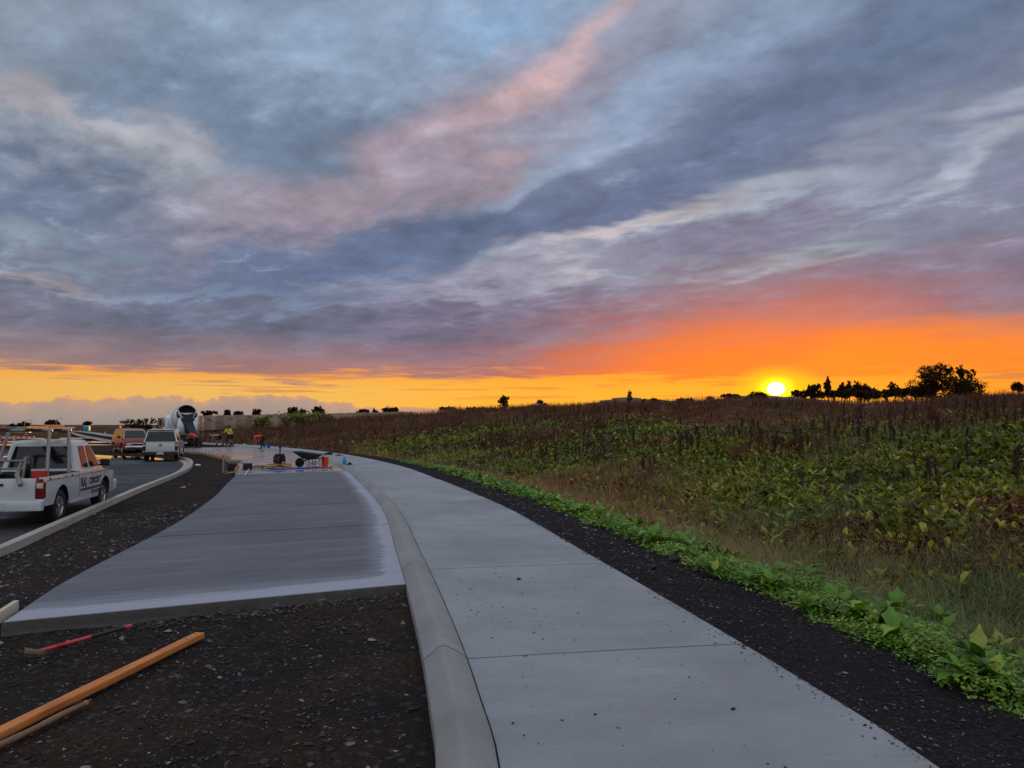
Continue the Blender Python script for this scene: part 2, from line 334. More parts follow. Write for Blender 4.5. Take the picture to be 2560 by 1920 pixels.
# ------------------------------------------------------------------ mesh builder
def frame(loc, rz=0.0, rx=0.0, ry=0.0):
    return Matrix.Translation(Vector(loc)) @ Matrix.Rotation(rz, 4, 'Z') @ Matrix.Rotation(ry, 4, 'Y') @ Matrix.Rotation(rx, 4, 'X')
class MB:
    def __init__(s): s.v = []; s.f = []
    def add(s, vs, fs, M=None):
        o = len(s.v)
        s.v += [tuple(M @ Vector(v)) for v in vs] if M is not None else [tuple(v) for v in vs]
        s.f += [tuple(i + o for i in f) for f in fs]; return s
    def box(s, c, d, M=None, taper=(1, 1)):
        x, y, z = c; a, b, h = d[0] / 2, d[1] / 2, d[2] / 2; tx, ty = taper
        vs = [(x - a, y - b, z - h), (x + a, y - b, z - h), (x + a, y + b, z - h), (x - a, y + b, z - h),
              (x - a * tx, y - b * ty, z + h), (x + a * tx, y - b * ty, z + h), (x + a * tx, y + b * ty, z + h), (x - a * tx, y + b * ty, z + h)]
        return s.add(vs, [(3, 2, 1, 0), (4, 5, 6, 7), (0, 1, 5, 4), (1, 2, 6, 5), (2, 3, 7, 6), (3, 0, 4, 7)], M)
    def tube(s, pts, r, n=8, M=None, cap=True, sq=False):
        pts = [Vector(p) for p in pts]; rs = r if isinstance(r, (list, tuple)) else [r] * len(pts)
        vs = []; fs = []; up = None
        for i, p in enumerate(pts):
            t = (pts[min(i + 1, len(pts) - 1)] - pts[max(i - 1, 0)]).normalized()
            if up is None: up = Vector((0, 0, 1)) if abs(t.z) < .9 else Vector((1, 0, 0))
            a = t.cross(up).normalized(); b = a.cross(t).normalized(); up = b
            for k in range(n):
                an = 2 * math.pi * (k + (.5 if sq else 0)) / n
                vs.append(p + a * math.cos(an) * rs[i] + b * math.sin(an) * rs[i])
        for i in range(len(pts) - 1):
            for k in range(n):
                fs.append((i * n + k, i * n + (k + 1) % n, (i + 1) * n + (k + 1) % n, (i + 1) * n + k))
        if cap: fs += [tuple(range(n))[::-1], tuple(range((len(pts) - 1) * n, len(pts) * n))]
        return s.add(vs, fs, M)
    def lathe(s, prof, n=20, M=None, a0=0.0, a1=2 * math.pi):
        vs = []; fs = []; full = abs(a1 - a0 - 2 * math.pi) < 1e-6; m_ = n if full else n + 1
        for r_, z_ in prof:
            for k in range(m_):
                a = a0 + (a1 - a0) * k / n; vs.append((r_ * math.cos(a), r_ * math.sin(a), z_))
        for i in range(len(prof) - 1):
            for k in range(n):
                k2 = (k + 1) % m_
                fs.append((i * m_ + k, i * m_ + k2, (i + 1) * m_ + k2, (i + 1) * m_ + k))
        return s.add(vs, fs, M)
    def prism(s, poly, y0, y1, M=None, top=None):
        """polygon in x,z extruded along y; top: optional second outline at y1"""
        n = len(poly); q = top or poly
        vs = [(p[0], y0, p[1]) for p in poly] + [(p[0], y1, p[1]) for p in q]
        fs = [tuple(range(n)), tuple(range(2 * n - 1, n - 1, -1))] + [(i, i + n, (i + 1) % n + n, (i + 1) % n) for i in range(n)]
        return s.add(vs, fs, M)
    def loft(s, rings, closed=True, cap=True, M=None):
        n = len(rings[0]); vs = [p for r_ in rings for p in r_]; fs = []
        for i in range(len(rings) - 1):
            for k in range(n if closed else n - 1):
                fs.append((i * n + k, i * n + (k + 1) % n, (i + 1) * n + (k + 1) % n, (i + 1) * n + k))
        if cap and closed: fs += [tuple(range(n))[::-1], tuple(range((len(rings) - 1) * n, len(rings) * n))]
        return s.add(vs, fs, M)
    def ball(s, c, r, M=None, n=10, m_=7, sq=(1, 1, 1)):
        pr = [(r * math.sin(math.pi * i / m_), -r * math.cos(math.pi * i / m_)) for i in range(m_ + 1)]
        pr[0] = (1e-4, -r); pr[-1] = (1e-4, r)
        T = Matrix.Translation(Vector(c)) @ Matrix.Diagonal((*sq, 1))
        return s.lathe(pr, n, (M @ T) if M is not None else T)
    def build(s, name, mat, parent=None, bevel=0.0, smooth=35, seg=2, solid=0.0):
        me = bpy.data.meshes.new(name); me.from_pydata(s.v, [], s.f)
        bm = bmesh.new(); bm.from_mesh(me)
        if bevel:
            bmesh.ops.remove_doubles(bm, verts=bm.verts, dist=1e-5)
            bmesh.ops.recalc_face_normals(bm, faces=bm.faces)
            ed = [e for e in bm.edges if len(e.link_faces) == 2 and e.calc_face_angle(0) > .5]
            bmesh.ops.bevel(bm, geom=ed, offset=bevel, segments=seg, profile=.6, affect='EDGES', clamp_overlap=True)
        else: bmesh.ops.recalc_face_normals(bm, faces=bm.faces)
        bm.to_mesh(me); bm.free()
        if smooth:
            me.polygons.foreach_set('use_smooth', [True] * len(me.polygons)); me.set_sharp_from_angle(angle=R(smooth))
        for mm in (mat if isinstance(mat, (list, tuple)) else [mat]): me.materials.append(mm)
        o = bpy.data.objects.new(name, me); col.objects.link(o)
        if parent is not None: o.parent = parent
        if solid:
            md = o.modifiers.new('thick', 'SOLIDIFY'); md.thickness = solid; md.offset = -1
        return o
def npmesh(name, V, Fq, mat, parent=None, smooth=False, k=4, attrs=None):
    """mesh from numpy arrays; Fq (n,k) indices"""
    me = bpy.data.meshes.new(name); nf = len(Fq)
    me.vertices.add(len(V)); me.vertices.foreach_set('co', np.asarray(V, dtype=np.float32).ravel())
    me.loops.add(nf * k); me.loops.foreach_set('vertex_index', np.asarray(Fq, dtype=np.int32).ravel())
    me.polygons.add(nf); me.polygons.foreach_set('loop_start', np.arange(0, nf * k, k, dtype=np.int32))
    me.polygons.foreach_set('use_smooth', np.full(nf, smooth))
    for an, av in (attrs or {}).items():
        av = np.asarray(av, dtype=np.float32)
        if av.ndim == 1:
            at = me.attributes.new(an, 'FLOAT', 'POINT'); at.data.foreach_set('value', av)
        else:
            at = me.attributes.new(an, 'FLOAT_VECTOR', 'POINT'); at.data.foreach_set('vector', av.ravel())
    me.update(calc_edges=True); me.validate()
    for mm in (mat if isinstance(mat, (list, tuple)) else [mat]): me.materials.append(mm)
    o = bpy.data.objects.new(name, me); col.objects.link(o)
    if parent is not None: o.parent = parent
    return o
def thing(name, label, cat, loc=(0, 0, 0), rz=0.0, group=None):
    o = bpy.data.objects.new(name, None); col.objects.link(o); o.location = loc; o.rotation_euler = (0, 0, rz); o.empty_display_size = .2
    o['label'] = label; o['category'] = cat
    if group: o['group'] = group
    return o
def tag(o, label, cat, group=None):
    o['label'] = label; o['category'] = cat
    if group: o['group'] = group
    return o
def struct(o): o['kind'] = 'structure'; return o
def stuff(o, label, cat): o['kind'] = 'stuff'; o['label'] = label; o['category'] = cat; return o
def dup(o, parent=None, loc=None, rz=None, **kw):
    c = o.copy(); col.objects.link(c)
    if parent is not None: c.parent = parent
    if loc is not None: c.location = loc
    if rz is not None: c.rotation_euler[2] = rz
    for k_, v_ in kw.items(): c[k_] = v_
    for ch in list(o.children): dup(ch, c)
    return c

# ------------------------------------------------------------------ curves of the site
def crv(pts, step=0.5):
    P = np.array(pts, float); out = []
    for i in range(len(P) - 1):
        p0 = P[max(i - 1, 0)]; p1 = P[i]; p2 = P[i + 1]; p3 = P[min(i + 2, len(P) - 1)]
        n = max(2, int(np.hypot(*(p2 - p1)) / step))
        for t in np.linspace(0, 1, n, endpoint=False):
            out.append(.5 * ((2 * p1) + (-p0 + p2) * t + (2 * p0 - 5 * p1 + 4 * p2 - p3) * t * t + (-p0 + 3 * p1 - 3 * p2 + p3) * t ** 3))
    out.append(P[-1]); out = np.array(out)
    # resample evenly
    d = np.r_[0, np.cumsum(np.hypot(*np.diff(out, axis=0).T))]; s_ = np.arange(0, d[-1], step)
    return np.c_[np.interp(s_, d, out[:, 0]), np.interp(s_, d, out[:, 1])]
def nrm(P):
    T = np.gradient(P, axis=0); T /= np.hypot(T[:, 0], T[:, 1])[:, None]
    return np.c_[T[:, 1], -T[:, 0]]                    # to the right of travel
PR = crv([(2.1, -8), (2.45, -3), (2.42, 0.5), (2.19, 4.03), (2.0, 5.4), (1.72, 7.0), (0.96, 11.0), (-0.24, 17.0), (-2.38, 25.0), (-5.2, 34.25), (-10.3, 46.8), (-16.2, 57.6), (-23, 67.6), (-30.6, 76.5), (-39, 88), (-48, 101), (-66, 129), (-102, 187), (-160, 275)], .25)
PN = nrm(PR)
PS = np.r_[0, np.cumsum(np.hypot(*np.diff(PR, axis=0).T))]
def offp(d): return PR + PN * d
def s_at_y(y): return float(np.interp(y, PR[:, 1], PS))
def strip(name, left, right, S_, sel, zf, nac, mat, attrs=None, solid=None, edgef=None):
    """sheet between two matching polylines; zf(t, s, xy) height; sel boolean along"""
    L = left[sel]; Rr = right[sel]; s_ = S_[sel]; n = len(L); t = np.linspace(0, 1, nac + 1)
    X = L[:, None, :] * (1 - t)[None, :, None] + Rr[:, None, :] * t[None, :, None]
    W = np.hypot(*(Rr - L).T)
    Z = zf(t[None, :] * np.ones((n, 1)), s_[:, None] * np.ones((1, nac + 1)), X)
    V = np.concatenate([X, Z[..., None]], 2).reshape(-1, 3)
    i = np.arange(n - 1)[:, None] * (nac + 1) + np.arange(nac)[None, :]
    Fq = np.stack([i, i + 1, i + nac + 2, i + nac + 1], -1).reshape(-1, 4)
    uv = np.stack([s_[:, None] * np.ones((1, nac + 1)), (t[None, :] * W[:, None]), np.zeros((n, nac + 1))], -1).reshape(-1, 3)
    at = {'ruv': uv}
    if edgef is not None: at['edge'] = edgef(t[None, :] * np.ones((n, 1)), s_[:, None] * np.ones((1, nac + 1)), W[:, None]).ravel()
    return npmesh(name, V, Fq, mat, smooth=True, attrs=at)
def dist_to(P, X):
    """signed distance (right positive) and arc position of points X to polyline P"""
    best = np.full(len(X), 1e9); sg = np.zeros(len(X)); sa = np.zeros(len(X))
    s0 = np.r_[0, np.cumsum(np.hypot(*np.diff(P, axis=0).T))]
    for i in range(len(P) - 1):
        a = P[i]; b_ = P[i + 1]; ab = b_ - a; L2 = ab @ ab; L_ = math.sqrt(L2)
        t = np.clip(((X - a) @ ab) / L2, 0, 1); q = a + t[:, None] * ab; d = np.hypot(*(X - q).T)
        m_ = d < best; best[m_] = d[m_]
        cr = ab[0] * (X[:, 1] - a[1]) - ab[1] * (X[:, 0] - a[0]); sg[m_] = -np.sign(cr[m_]); sa[m_] = s0[i] + t[m_] * L_
    return best * sg, sa
def vnoise(X, f, seed=0, octv=4):
    """smooth value noise, 2-D, in numpy, 0..1"""
    out = 0; amp = 1; tot = 0
    for o in range(octv):
        x = X[:, 0] * f + seed * 13.7 + o * 5.3; y = X[:, 1] * f - seed * 7.1 + o * 9.1
        xi = np.floor(x); yi = np.floor(y); fx = x - xi; fy = y - yi; fx = fx * fx * (3 - 2 * fx); fy = fy * fy * (3 - 2 * fy)
        def h(a, b_):
            v = np.sin(a * 127.1 + b_ * 311.7 + seed * 17.3) * 43758.5453; return v - np.floor(v)
        v = (h(xi, yi) * (1 - fx) + h(xi + 1, yi) * fx) * (1 - fy) + (h(xi, yi + 1) * (1 - fx) + h(xi + 1, yi + 1) * fx) * fy
        out = out + v * amp; tot += amp; amp *= .5; f *= 2.03
    return out / tot
PRc = PR[::6]
def terrain(X):
    """height of the open ground and a 0..1 mask of bare / dry soil"""
    d, s_ = dist_to(PRc, X); r_ = np.hypot(X[:, 0], X[:, 1]); az = np.degrees(np.arctan2(X[:, 0], X[:, 1]))
    prof = np.interp(d, [-8, 0, .6, 1.1, 1.6, 2.4, 3.8, 5.2, 8, 15, 22, 29, 36, 60, 200, 900], [-.62, -.6, -.3, -.16, -.10, -.3, -.5, -.35, .28, 1.85, 2.95, 3.5, 3.6, 3.2, 2.6, 1.0])
    g = np.interp(az, [-60, -32, -24, -17, -10, -3, 8, 18, 24, 28, 34, 50], [.35, .35, .38, .50, .74, .93, .97, .90, .80, .76, .76, .8])
    z = np.where(prof > 0, prof * g, prof)
    z = z + np.clip((d - 34) / 30, 0, 1) * np.interp(az, [22, 30, 40], [0, 2.1, 2.6]) * (d > 0)
    amp = np.clip((d - 3) / 12, 0, 1)
    z = z + amp * ((vnoise(X, .10, 1) - .5) * .9 + (vnoise(X, .45, 2) - .5) * .35)
    # low grassed bank closing the view on the left
    lb = np.clip((r_ - 150) / 60, 0, 1); lb = lb * lb * (3 - 2 * lb)
    lf = np.clip((-d - 6) / 40, 0, 1) * np.interp(az, [-70, -20], [1, 1])
    z = np.where(d < 0, z + lb * lf * (2.45 + (vnoise(X, .015, 5) - .5) * 1.4), z)
    far = np.clip((r_ - 500) / 1500, 0, 1); z = z * (1 - far) + far * 1.2
    zone = np.clip((d - 14.5 + (vnoise(X, .12, 3) - .5) * 10) / 3, 0, 1)
    zone = np.where(d < 0, .35 + .4 * vnoise(X, .03, 8), zone); zone = np.maximum(zone, .85 * (az < -10) * (d > 3) * np.clip(vnoise(X, .08, 9) * 2 - .2, 0, 1))
    return z, zone, d
# polar sheet out to the horizon
azs = np.radians(np.concatenate([np.arange(-180, -46, 4.0), np.arange(-46, 46, .3), np.arange(46, 181, 4.0)]))
azs = azs[:-1] if abs(azs[-1] - math.pi) < 1e-6 else azs
rs_ = [0.8]
while rs_[-1] < 12000: rs_.append(rs_[-1] * (1.025 if rs_[-1] < 220 else 1.10))
rs_ = np.array(rs_)
GX = np.stack([np.outer(rs_, np.sin(azs)), np.outer(rs_, np.cos(azs))], -1).reshape(-1, 2)
GZ, GZone, GD = terrain(GX)
na = len(azs); nr = len(rs_)
i = np.arange(nr - 1)[:, None] * na; k = np.arange(na)[None, :]
FQ = np.stack([i + k, i + (k + 1) % na, i + na + (k + 1) % na, i + na + k], -1).reshape(-1, 4)[:, ::-1]
struct(npmesh('ground', np.c_[GX, GZ], FQ, mat_soil, smooth=True, attrs={'zone': GZone}))
LOGR = np.log(rs_)
def th(X):
    X = np.asarray(X, float).reshape(-1, 2)
    return terrain(X)[0]

# footpath: 2.15 m wide, cast in bays with open joints
rng = np.random.default_rng(5)
yj = [-3.0, 0.2, 2.9, 6.27, 9.87, 13.7, 17.6, 21.4, 25.2, 29.0]
sj = [s_at_y(y) for y in yj]; sj = sj + [sj[-1] + 3.8 * k for k in range(1, 62)]
def bays(name, left, right, joints, z0, nac, mat, gap=.014, depth=.12, edgef=None, crown=0.0):
    """one mesh: bays separated by grooves, with edge faces"""
    V = []; Fq = []; UV = []; ED = []
    def P(line, s): return np.array([np.interp(s, PS, line[:, 0]), np.interp(s, PS, line[:, 1])])
    for a, b_ in zip(joints[:-1], joints[1:]):
        ss = np.linspace(a + gap, b_ - gap, max(3, int((b_ - a) / .35))); base = len(V); n = len(ss)
        cols = nac + 3
        for s in ss:
            l = P(left, s); r = P(right, s); w = np.hypot(*(r - l))
            for j in range(cols):
                if j == 0: t = 0; z = z0 - depth
                elif j == cols - 1: t = 1; z = z0 - depth
                else: t = (j - 1) / (nac); z = z0 - (.004 if j in (1, cols - 2) else 0)
                q = l * (1 - t) + r * t; V.append((q[0], q[1], z)); UV.append((s, t * w, 0)); ED.append(edgef(t, s, w) if edgef else 0)
        for ii in range(n - 1):
            for j in range(cols - 1):
                o = base + ii * cols + j; Fq.append((o, o + 1, o + cols + 1, o + cols))
        # end faces
        for row in (0, n - 1):
            o = base + row * cols; e0 = len(V)
            for j in range(1, cols - 1):
                v = V[o + j]; V.append((v[0], v[1], v[2] - (depth if row == 0 and a == joints[0] else .03))); UV.append(UV[o + j]); ED.append(ED[o + j])
            for j in range(cols - 3): Fq.append((o + 1 + j, o + 2 + j, e0 + j + 1, e0 + j))
    o = npmesh(name, V, Fq, mat, smooth=False, attrs={'ruv': UV, 'edge': ED})
    return struct(o)
_wo = np.interp(PR[:, 1], [-8, 2, 4, 7, 9, 12, 16, 22, 30], [.07, .07, .07, .045, .045, .065, .09, .08, .03])[:, None]
KR = PR - PN * (2.175 + _wo); KL = PR - PN * (2.50 + _wo)
bays('footpath', KR + PN * .006, PR, sj, 0.0, 4, mat_path)
under = lambda t, s, X: np.full(t.shape, -.035)
struct(strip('path_bedding', KL + PN * .02, PR - PN * .01, PS, np.ones(len(PR), bool), under, 1, mat_rawedge))
# bull-nosed kerb between footpath and slab
def kerb(name, P, N_, sel_idx, prof, joints, mat, Sv, gap=.005, groove=True):
    """prof: list of (offset along N, z)"""
    V = []; Fq = []; UV = []; np_ = len(prof)
    for a, b_ in zip(joints[:-1], joints[1:]):
        ss = np.linspace(a + gap, b_ - gap, max(3, int((b_ - a) / .3))); base = len(V)
        for s in ss:
            c = np.array([np.interp(s, Sv, P[:, 0]), np.interp(s, Sv, P[:, 1])]); nn = np.array([np.interp(s, Sv, N_[:, 0]), np.interp(s, Sv, N_[:, 1])])
            acc = 0
            for o_, z_ in prof:
                q = c + nn * o_; V.append((q[0], q[1], z_)); UV.append((s, o_ + z_, 0))
        for ii in range(len(ss) - 1):
            for j in range(np_ - 1): o = base + ii * np_ + j; Fq.append((o, o + 1, o + np_ + 1, o + np_))
        for row in (0, len(ss) - 1): V2 = base + row * np_; Fq += [(V2, V2 + j, V2 + j + 1, V2 + j + 1) for j in range(1, np_ - 1)]
    Fq = [f for f in Fq]
    me = bpy.data.meshes.new(name); me.from_pydata([tuple(v) for v in V], [], [f if f[2] != f[3] else f[:3] for f in Fq])
    at = me.attributes.new('ruv', 'FLOAT_VECTOR', 'POINT'); at.data.foreach_set('vector', np.array(UV, np.float32).ravel())
    me.polygons.foreach_set('use_smooth', [True] * len(me.polygons)); me.set_sharp_from_angle(angle=R(28)); me.materials.append(mat)
    o = bpy.data.objects.new(name, me); col.objects.link(o); return o
kprof = [(0.0, -.16), (0.0, .004), (.012, .016), (.11, .094), (.13, .102), (.16, .100), (.235, .066), (.302, .026), (.317, .008), (.321, -.05)]
sjk = [s for s in sj if s < s_at_y(66)]
struct(kerb('slab_kerb', KL, PN, None, kprof, sjk, mat_kerb, PS, gap=.009))
# mortar patch on one kerb joint
def kp(s, o_, z_):
    c = np.array([np.interp(s, PS, KL[:, 0]), np.interp(s, PS, KL[:, 1])]); nn = np.array([np.interp(s, PS, PN[:, 0]), np.interp(s, PS, PN[:, 1])]); q = c + nn * o_; return (q[0], q[1], z_)
mbp = MB(); s0 = sj[3]
prf = [(a, b_ + .004) for a, b_ in kprof[1:-1]]; mbp.loft([[kp(s0 + ds * (1 - .35 * abs(j / 3.5 - 1)), *prf[j]) for j in range(len(prf))] for ds in (-.012, .05, .15, .24)], closed=False, cap=False)
struct(mbp.build('kerb_mortar_patch', mat_path))
# left edge of the slab as a line matched to PS
SLx = crv([(-3.6, 2), (-4.1, 5), (-4.56, 7.08), (-5.04, 8.87), (-5.99, 13.82), (-7.19, 18.62), (-8.3, 22.4), (-10.5, 29.8), (-12.1, 33.6), (-16, 42.6), (-23, 53.4), (-31, 62.5), (-37, 70)], .25)
def match(line, P, N_):
    """for every station of P the point of line met going left along -N"""
    out = np.zeros_like(P)
    for i_, (p, n) in enumerate(zip(P, N_)):
        rel = line - p; u = rel @ np.array([-n[1], n[0]]); v = rel @ (-n)
        ok = np.where((np.sign(u[:-1]) != np.sign(u[1:])) & (v[:-1] > 0))[0]
        if len(ok): j = ok[0]; f = u[j] / (u[j] - u[j + 1] + 1e-9); out[i_] = line[j] + f * (line[j + 1] - line[j])
        else: out[i_] = np.nan
    return out
SLm = match(SLx, PR, PN)
# the slab is cast on lines skewed a little to the path: shift stations along
ok = ~np.isnan(SLm[:, 0])
idx = np.where(ok)[0]
for i_ in range(len(SLm)):
    if not ok[i_]: SLm[i_] = SLm[idx[np.argmin(abs(idx - i_))]]
SK = KL - PN * .006
def skew(line, ds): return np.c_[np.interp(PS + ds, PS, line[:, 0]), np.interp(PS + ds, PS, line[:, 1])]
SLs = skew(SLm, -.05); SK = skew(SK, .95)
sA = s_at_y(8.1); sB = s_at_y(29.0)
js = [sA, s_at_y(13.3), s_at_y(17.4), s_at_y(21.2), s_at_y(25.0), sB]
def edge_old(t, s, w): return min((1 - t) * w * 1.0, (s - sA) * .42 + .02, 2.0 if t > 0 else 2.0)
bays('old_slab', SLs, SK, js, 0.0, 24, mat_slab, gap=.03, depth=.16, edgef=edge_old)
# rough end face of the slab, just proud of the bay end
def lp(line, s): return np.array([np.interp(s, PS, line[:, 0]), np.interp(s, PS, line[:, 1])])
a_ = lp(SLs, sA); b2 = lp(SK, sA); mb = MB(); n = 60; rr = random.Random(4)
dirn = (lp(SLs, sA) - lp(SLs, sA + .2)); dirn /= np.hypot(*dirn)
rows = []; FA, FB = a_.copy(), b2.copy()
for k in range(n + 1):
    q = a_ + (b2 - a_) * k / n; w = [rr.uniform(0, .012) for _ in range(4)]
    rows.append([(q[0] + dirn[0] * (.004 + w[j] * (j > 0)), q[1] + dirn[1] * (.004 + w[j] * (j > 0)), z_) for j, z_ in enumerate((-.001, -.035, -.075, -.12, -.17)[:4] )] + [(q[0] + dirn[0] * (.05 + rr.uniform(0, .05)), q[1] + dirn[1] * (.05 + rr.uniform(0, .05)), -.165)])
mb.loft(rows, closed=False, cap=False); struct(mb.build('slab_end_face', mat_rawedge, smooth=60))
sC = s_at_y(62)
jw = [sB + .02, s_at_y(36), s_at_y(42), s_at_y(50), sC]
bays('fresh_slab', SLs, SK, [jw[0], sC], 0.0, 8, mat_wet, depth=.16)
# base-course gravel between the kerb and the road kerb
K2 = crv([(-3.2, -8), (-4.9, 0), (-6.5, 6.6), (-7.87, 11.94), (-8.99, 15.75), (-11.16, 23.15), (-13.8, 32.62), (-15.9, 38.5), (-17.9, 43.0), (-19.6, 45.8), (-21.6, 47.9)], .25)
K2N = nrm(K2); K2S = np.r_[0, np.cumsum(np.hypot(*np.diff(K2, axis=0).T))]
selg = (PS < s_at_y(70)); 
K2m = np.zeros_like(PR)
yy = PR[:, 1]
fr = np.clip((yy + 8) / (46 + 8), 0, 1)
K2y = np.interp(fr, np.linspace(0, 1, len(K2[K2[:, 1] < 48])), K2[K2[:, 1] < 48][:, 1]); K2x = np.interp(K2y, K2[:, 1], K2[:, 0])
K2m = np.c_[K2x - .05, K2y]
farm = yy > 46
K2m[farm] = np.c_[np.interp(yy[farm], [46, 60, 75], [-20.6, -36, -50]), np.interp(yy[farm], [46, 60, 75], [47.3, 58, 70])]
def zg(t, s, X):
    q = X.reshape(-1, 2); w = ((vnoise(q, 1.1, 21) - .5) * .07 + (vnoise(q, 5, 22) - .5) * .035).reshape(t.shape)
    tt = np.clip(t, 0, 1); return np.interp(tt, [0, .05, .3, 1], [-.28, -.25, -.115, -.075]) + w * np.clip(np.minimum(t, 1 - t) * 12, .15, 1) - .015
struct(strip('gravel_bed', K2m, KL + PN * .03, PS, selg, zg, 60, mat_grav))
def zv(t, s, X):
    q = X.reshape(-1, 2); w = ((vnoise(q, 1.6, 31) - .5) * .07 + (vnoise(q, 7, 32) - .5) * .03).reshape(t.shape)
    return -.025 - .11 * t + w * np.clip(t * 6, .1, 1)
wv = 1.15 + .5 * vnoise(PR, .25, 41, 2)
struct(strip('gravel_verge', PR - PN * .02, PR + PN * wv[:, None], PS, PS < s_at_y(120), zv, 14, mat_verge))
# road kerb with its channel
k2p = [(.0, -.42), (.0, -.155), (-.012, -.145), (-.13, -.140), (-.15, -.150), (-.185, -.285), (-.24, -.297), (-.47, -.288), (-.475, -.34)]
js2 = list(np.arange(.0, K2S[-1], 3.1)); rk = kerb('road_kerb', K2, K2N, None, k2p, js2, mat_kerb2, K2S); struct(rk)
# road surface
def zr(t, s, X): return np.full(t.shape, -.30) + (vnoise(X.reshape(-1, 2), .3, 51) - .5).reshape(t.shape) * .012
Rl = np.r_[K2 - K2N * .47, np.c_[np.linspace(-22.6, -31, 40), np.linspace(47.9, 53, 40)]]; far_ = np.c_[np.full(len(Rl), -95.0), np.linspace(-8, 53, len(Rl))]
struct(strip('road', far_, Rl, np.arange(len(Rl)) * .25, np.ones(len(Rl), bool), zr, 60, mat_asph))
E2 = np.array([(-31, 53), (-40, 62), (-52, 78), (-74, 112), (-118, 178), (-150, 222)], float); W2 = np.array([(-95, 53), (-110, 66), (-125, 84), (-140, 118), (-160, 182), (-175, 226)], float)
E2c = crv(E2, 1.0); W2c = crv(W2, 1.0); nn_ = min(len(E2c), len(W2c)); q_ = np.linspace(0, 1, 160)
rs2 = lambda P: np.c_[np.interp(q_, np.linspace(0, 1, len(P)), P[:, 0]), np.interp(q_, np.linspace(0, 1, len(P)), P[:, 1])]
struct(strip('far_road', rs2(W2c), rs2(E2c), np.linspace(0, 200, 160), np.ones(160, bool), zr, 30, mat_asph))
# kerb line of the far carriageway and gravel between it and the path
FK = crv([(-30, 62), (-42.5, 83), (-56, 105), (-80, 143), (-116, 203)], 1.0)
struct(kerb('far_kerb', FK, nrm(FK), None, [(.25, -.3), (.25, -.13), (0, -.12), (-.05, -.29), (-.45, -.285)], list(np.arange(0, len(FK) - 1, 4.0)), mat_kerb2, np.arange(len(FK)) * 1.0))
fp2 = skew(PR, 0); sel2 = (PR[:, 1] > 62) & (PR[:, 1] < 185)
FKi = np.c_[np.interp(PR[:, 1], FK[:, 1], FK[:, 0]) + .3, PR[:, 1]]
struct(strip('far_gravel_bed', FKi, KR, PS, sel2, lambda t, s, X: -.2 + 0 * t + (vnoise(X.reshape(-1, 2), .8, 3).reshape(t.shape) - .5) * .08, 10, mat_grav))
# puddles on the road
m, b = new_mat('rain_puddle'); put(b, 'Base Color', (.03, .03, .032, 1)); put(b, 'Roughness', .04); put(b, 'Specular IOR Level', .8); mat_pud = m
def puddle(name, cx, cy, a_, b_, rot, seed, z=-.292):
    n = 64; vs = []; r_ = random.Random(seed); ph = [r_.uniform(0, 6.28) for _ in range(5)]
    for k in range(n):
        t = 2 * math.pi * k / n; q = 1 + .22 * math.sin(2 * t + ph[0]) + .14 * math.sin(3 * t + ph[1]) + .10 * math.sin(5 * t + ph[2]) + .05 * math.sin(9 * t + ph[3])
        x = a_ * q * math.cos(t); y = b_ * q * math.sin(t); vs.append((cx + x * math.cos(rot) - y * math.sin(rot), cy + x * math.sin(rot) + y * math.cos(rot), z))
    mb = MB(); mb.add(vs, [tuple(range(n))]); return struct(mb.build(name, mat_pud, smooth=0))
for k, (px, py, a_, b_, rt) in enumerate([(262, 1140, 5.5, 3.4, .1), (345, 1147, 3.2, 1.6, 0), (330, 1118, 4.0, 3.2, .2), (195, 1096, 9, 5, .3), (120, 1105, 9, 5, 0), (60, 1112, 8, 3, 0)]):
    q = gp(px, py, -.3); puddle('puddle', q[0], q[1], a_, b_, rt, 60 + k)
# ------------------------------------------------------------------ vegetation
def mat_leaf(name, stops, rough=.5, tl=.35, spec=.4):
    m, b = new_mat(name); f, _ = attr('tint')
    c = ramp(f, stops); n = noise(pos(), 9, 3, .6); c = mix(sstep(n, .35, .7, 0, .35), c, (.01, .012, .004, 1))
    put(b, 'Base Color', c); put(b, 'Roughness', rough); put(b, 'Specular IOR Level', spec)
    if tl:
        t = S.nt.nodes.new('ShaderNodeBsdfTranslucent'); S.nt.links.new(c.s, t.inputs[0]); mx = S.nt.nodes.new('ShaderNodeMixShader'); mx.inputs[0].default_value = tl
        out = S.nt.nodes['Material Output']; S.nt.links.new(b.outputs[0], mx.inputs[1]); S.nt.links.new(t.outputs[0], mx.inputs[2]); S.nt.links.new(mx.outputs[0], out.inputs[0])
    return m
mat_dock = mat_leaf('dock_leaf', [(0, rgb(48, 50, 16)), (.3, rgb(98, 106, 26)), (.6, rgb(150, 154, 42)), (.8, rgb(192, 186, 76)), (.9, rgb(126, 82, 42)), (1, rgb(100, 42, 28))], .5, .35, .3)
mat_lush = mat_leaf('lush_leaf', [(0, rgb(62, 100, 24)), (.45, rgb(108, 156, 40)), (.8, rgb(168, 200, 66)), (.93, rgb(160, 148, 74)), (1, rgb(178, 166, 80))], .4, .35)
mat_grass = mat_leaf('grass_blade', [(0, rgb(60, 78, 34)), (.35, rgb(104, 124, 68)), (.6, rgb(148, 134, 82)), (.85, rgb(170, 118, 74)), (1, rgb(130, 76, 46))], .6, .3)
mat_dry = mat_leaf('dry_weed', [(0, rgb(56, 32, 22)), (.5, rgb(98, 62, 42)), (1, rgb(150, 112, 80))], .8, .2)
mat_crown = mat_leaf('tree_leaves', [(0, rgb(44, 36, 22)), (.6, rgb(78, 62, 34)), (1, rgb(112, 90, 50))], .8, .5, .15)
mat_bark = simple('bark', rgb(78, 62, 50), .9, var=.3, scale=3)
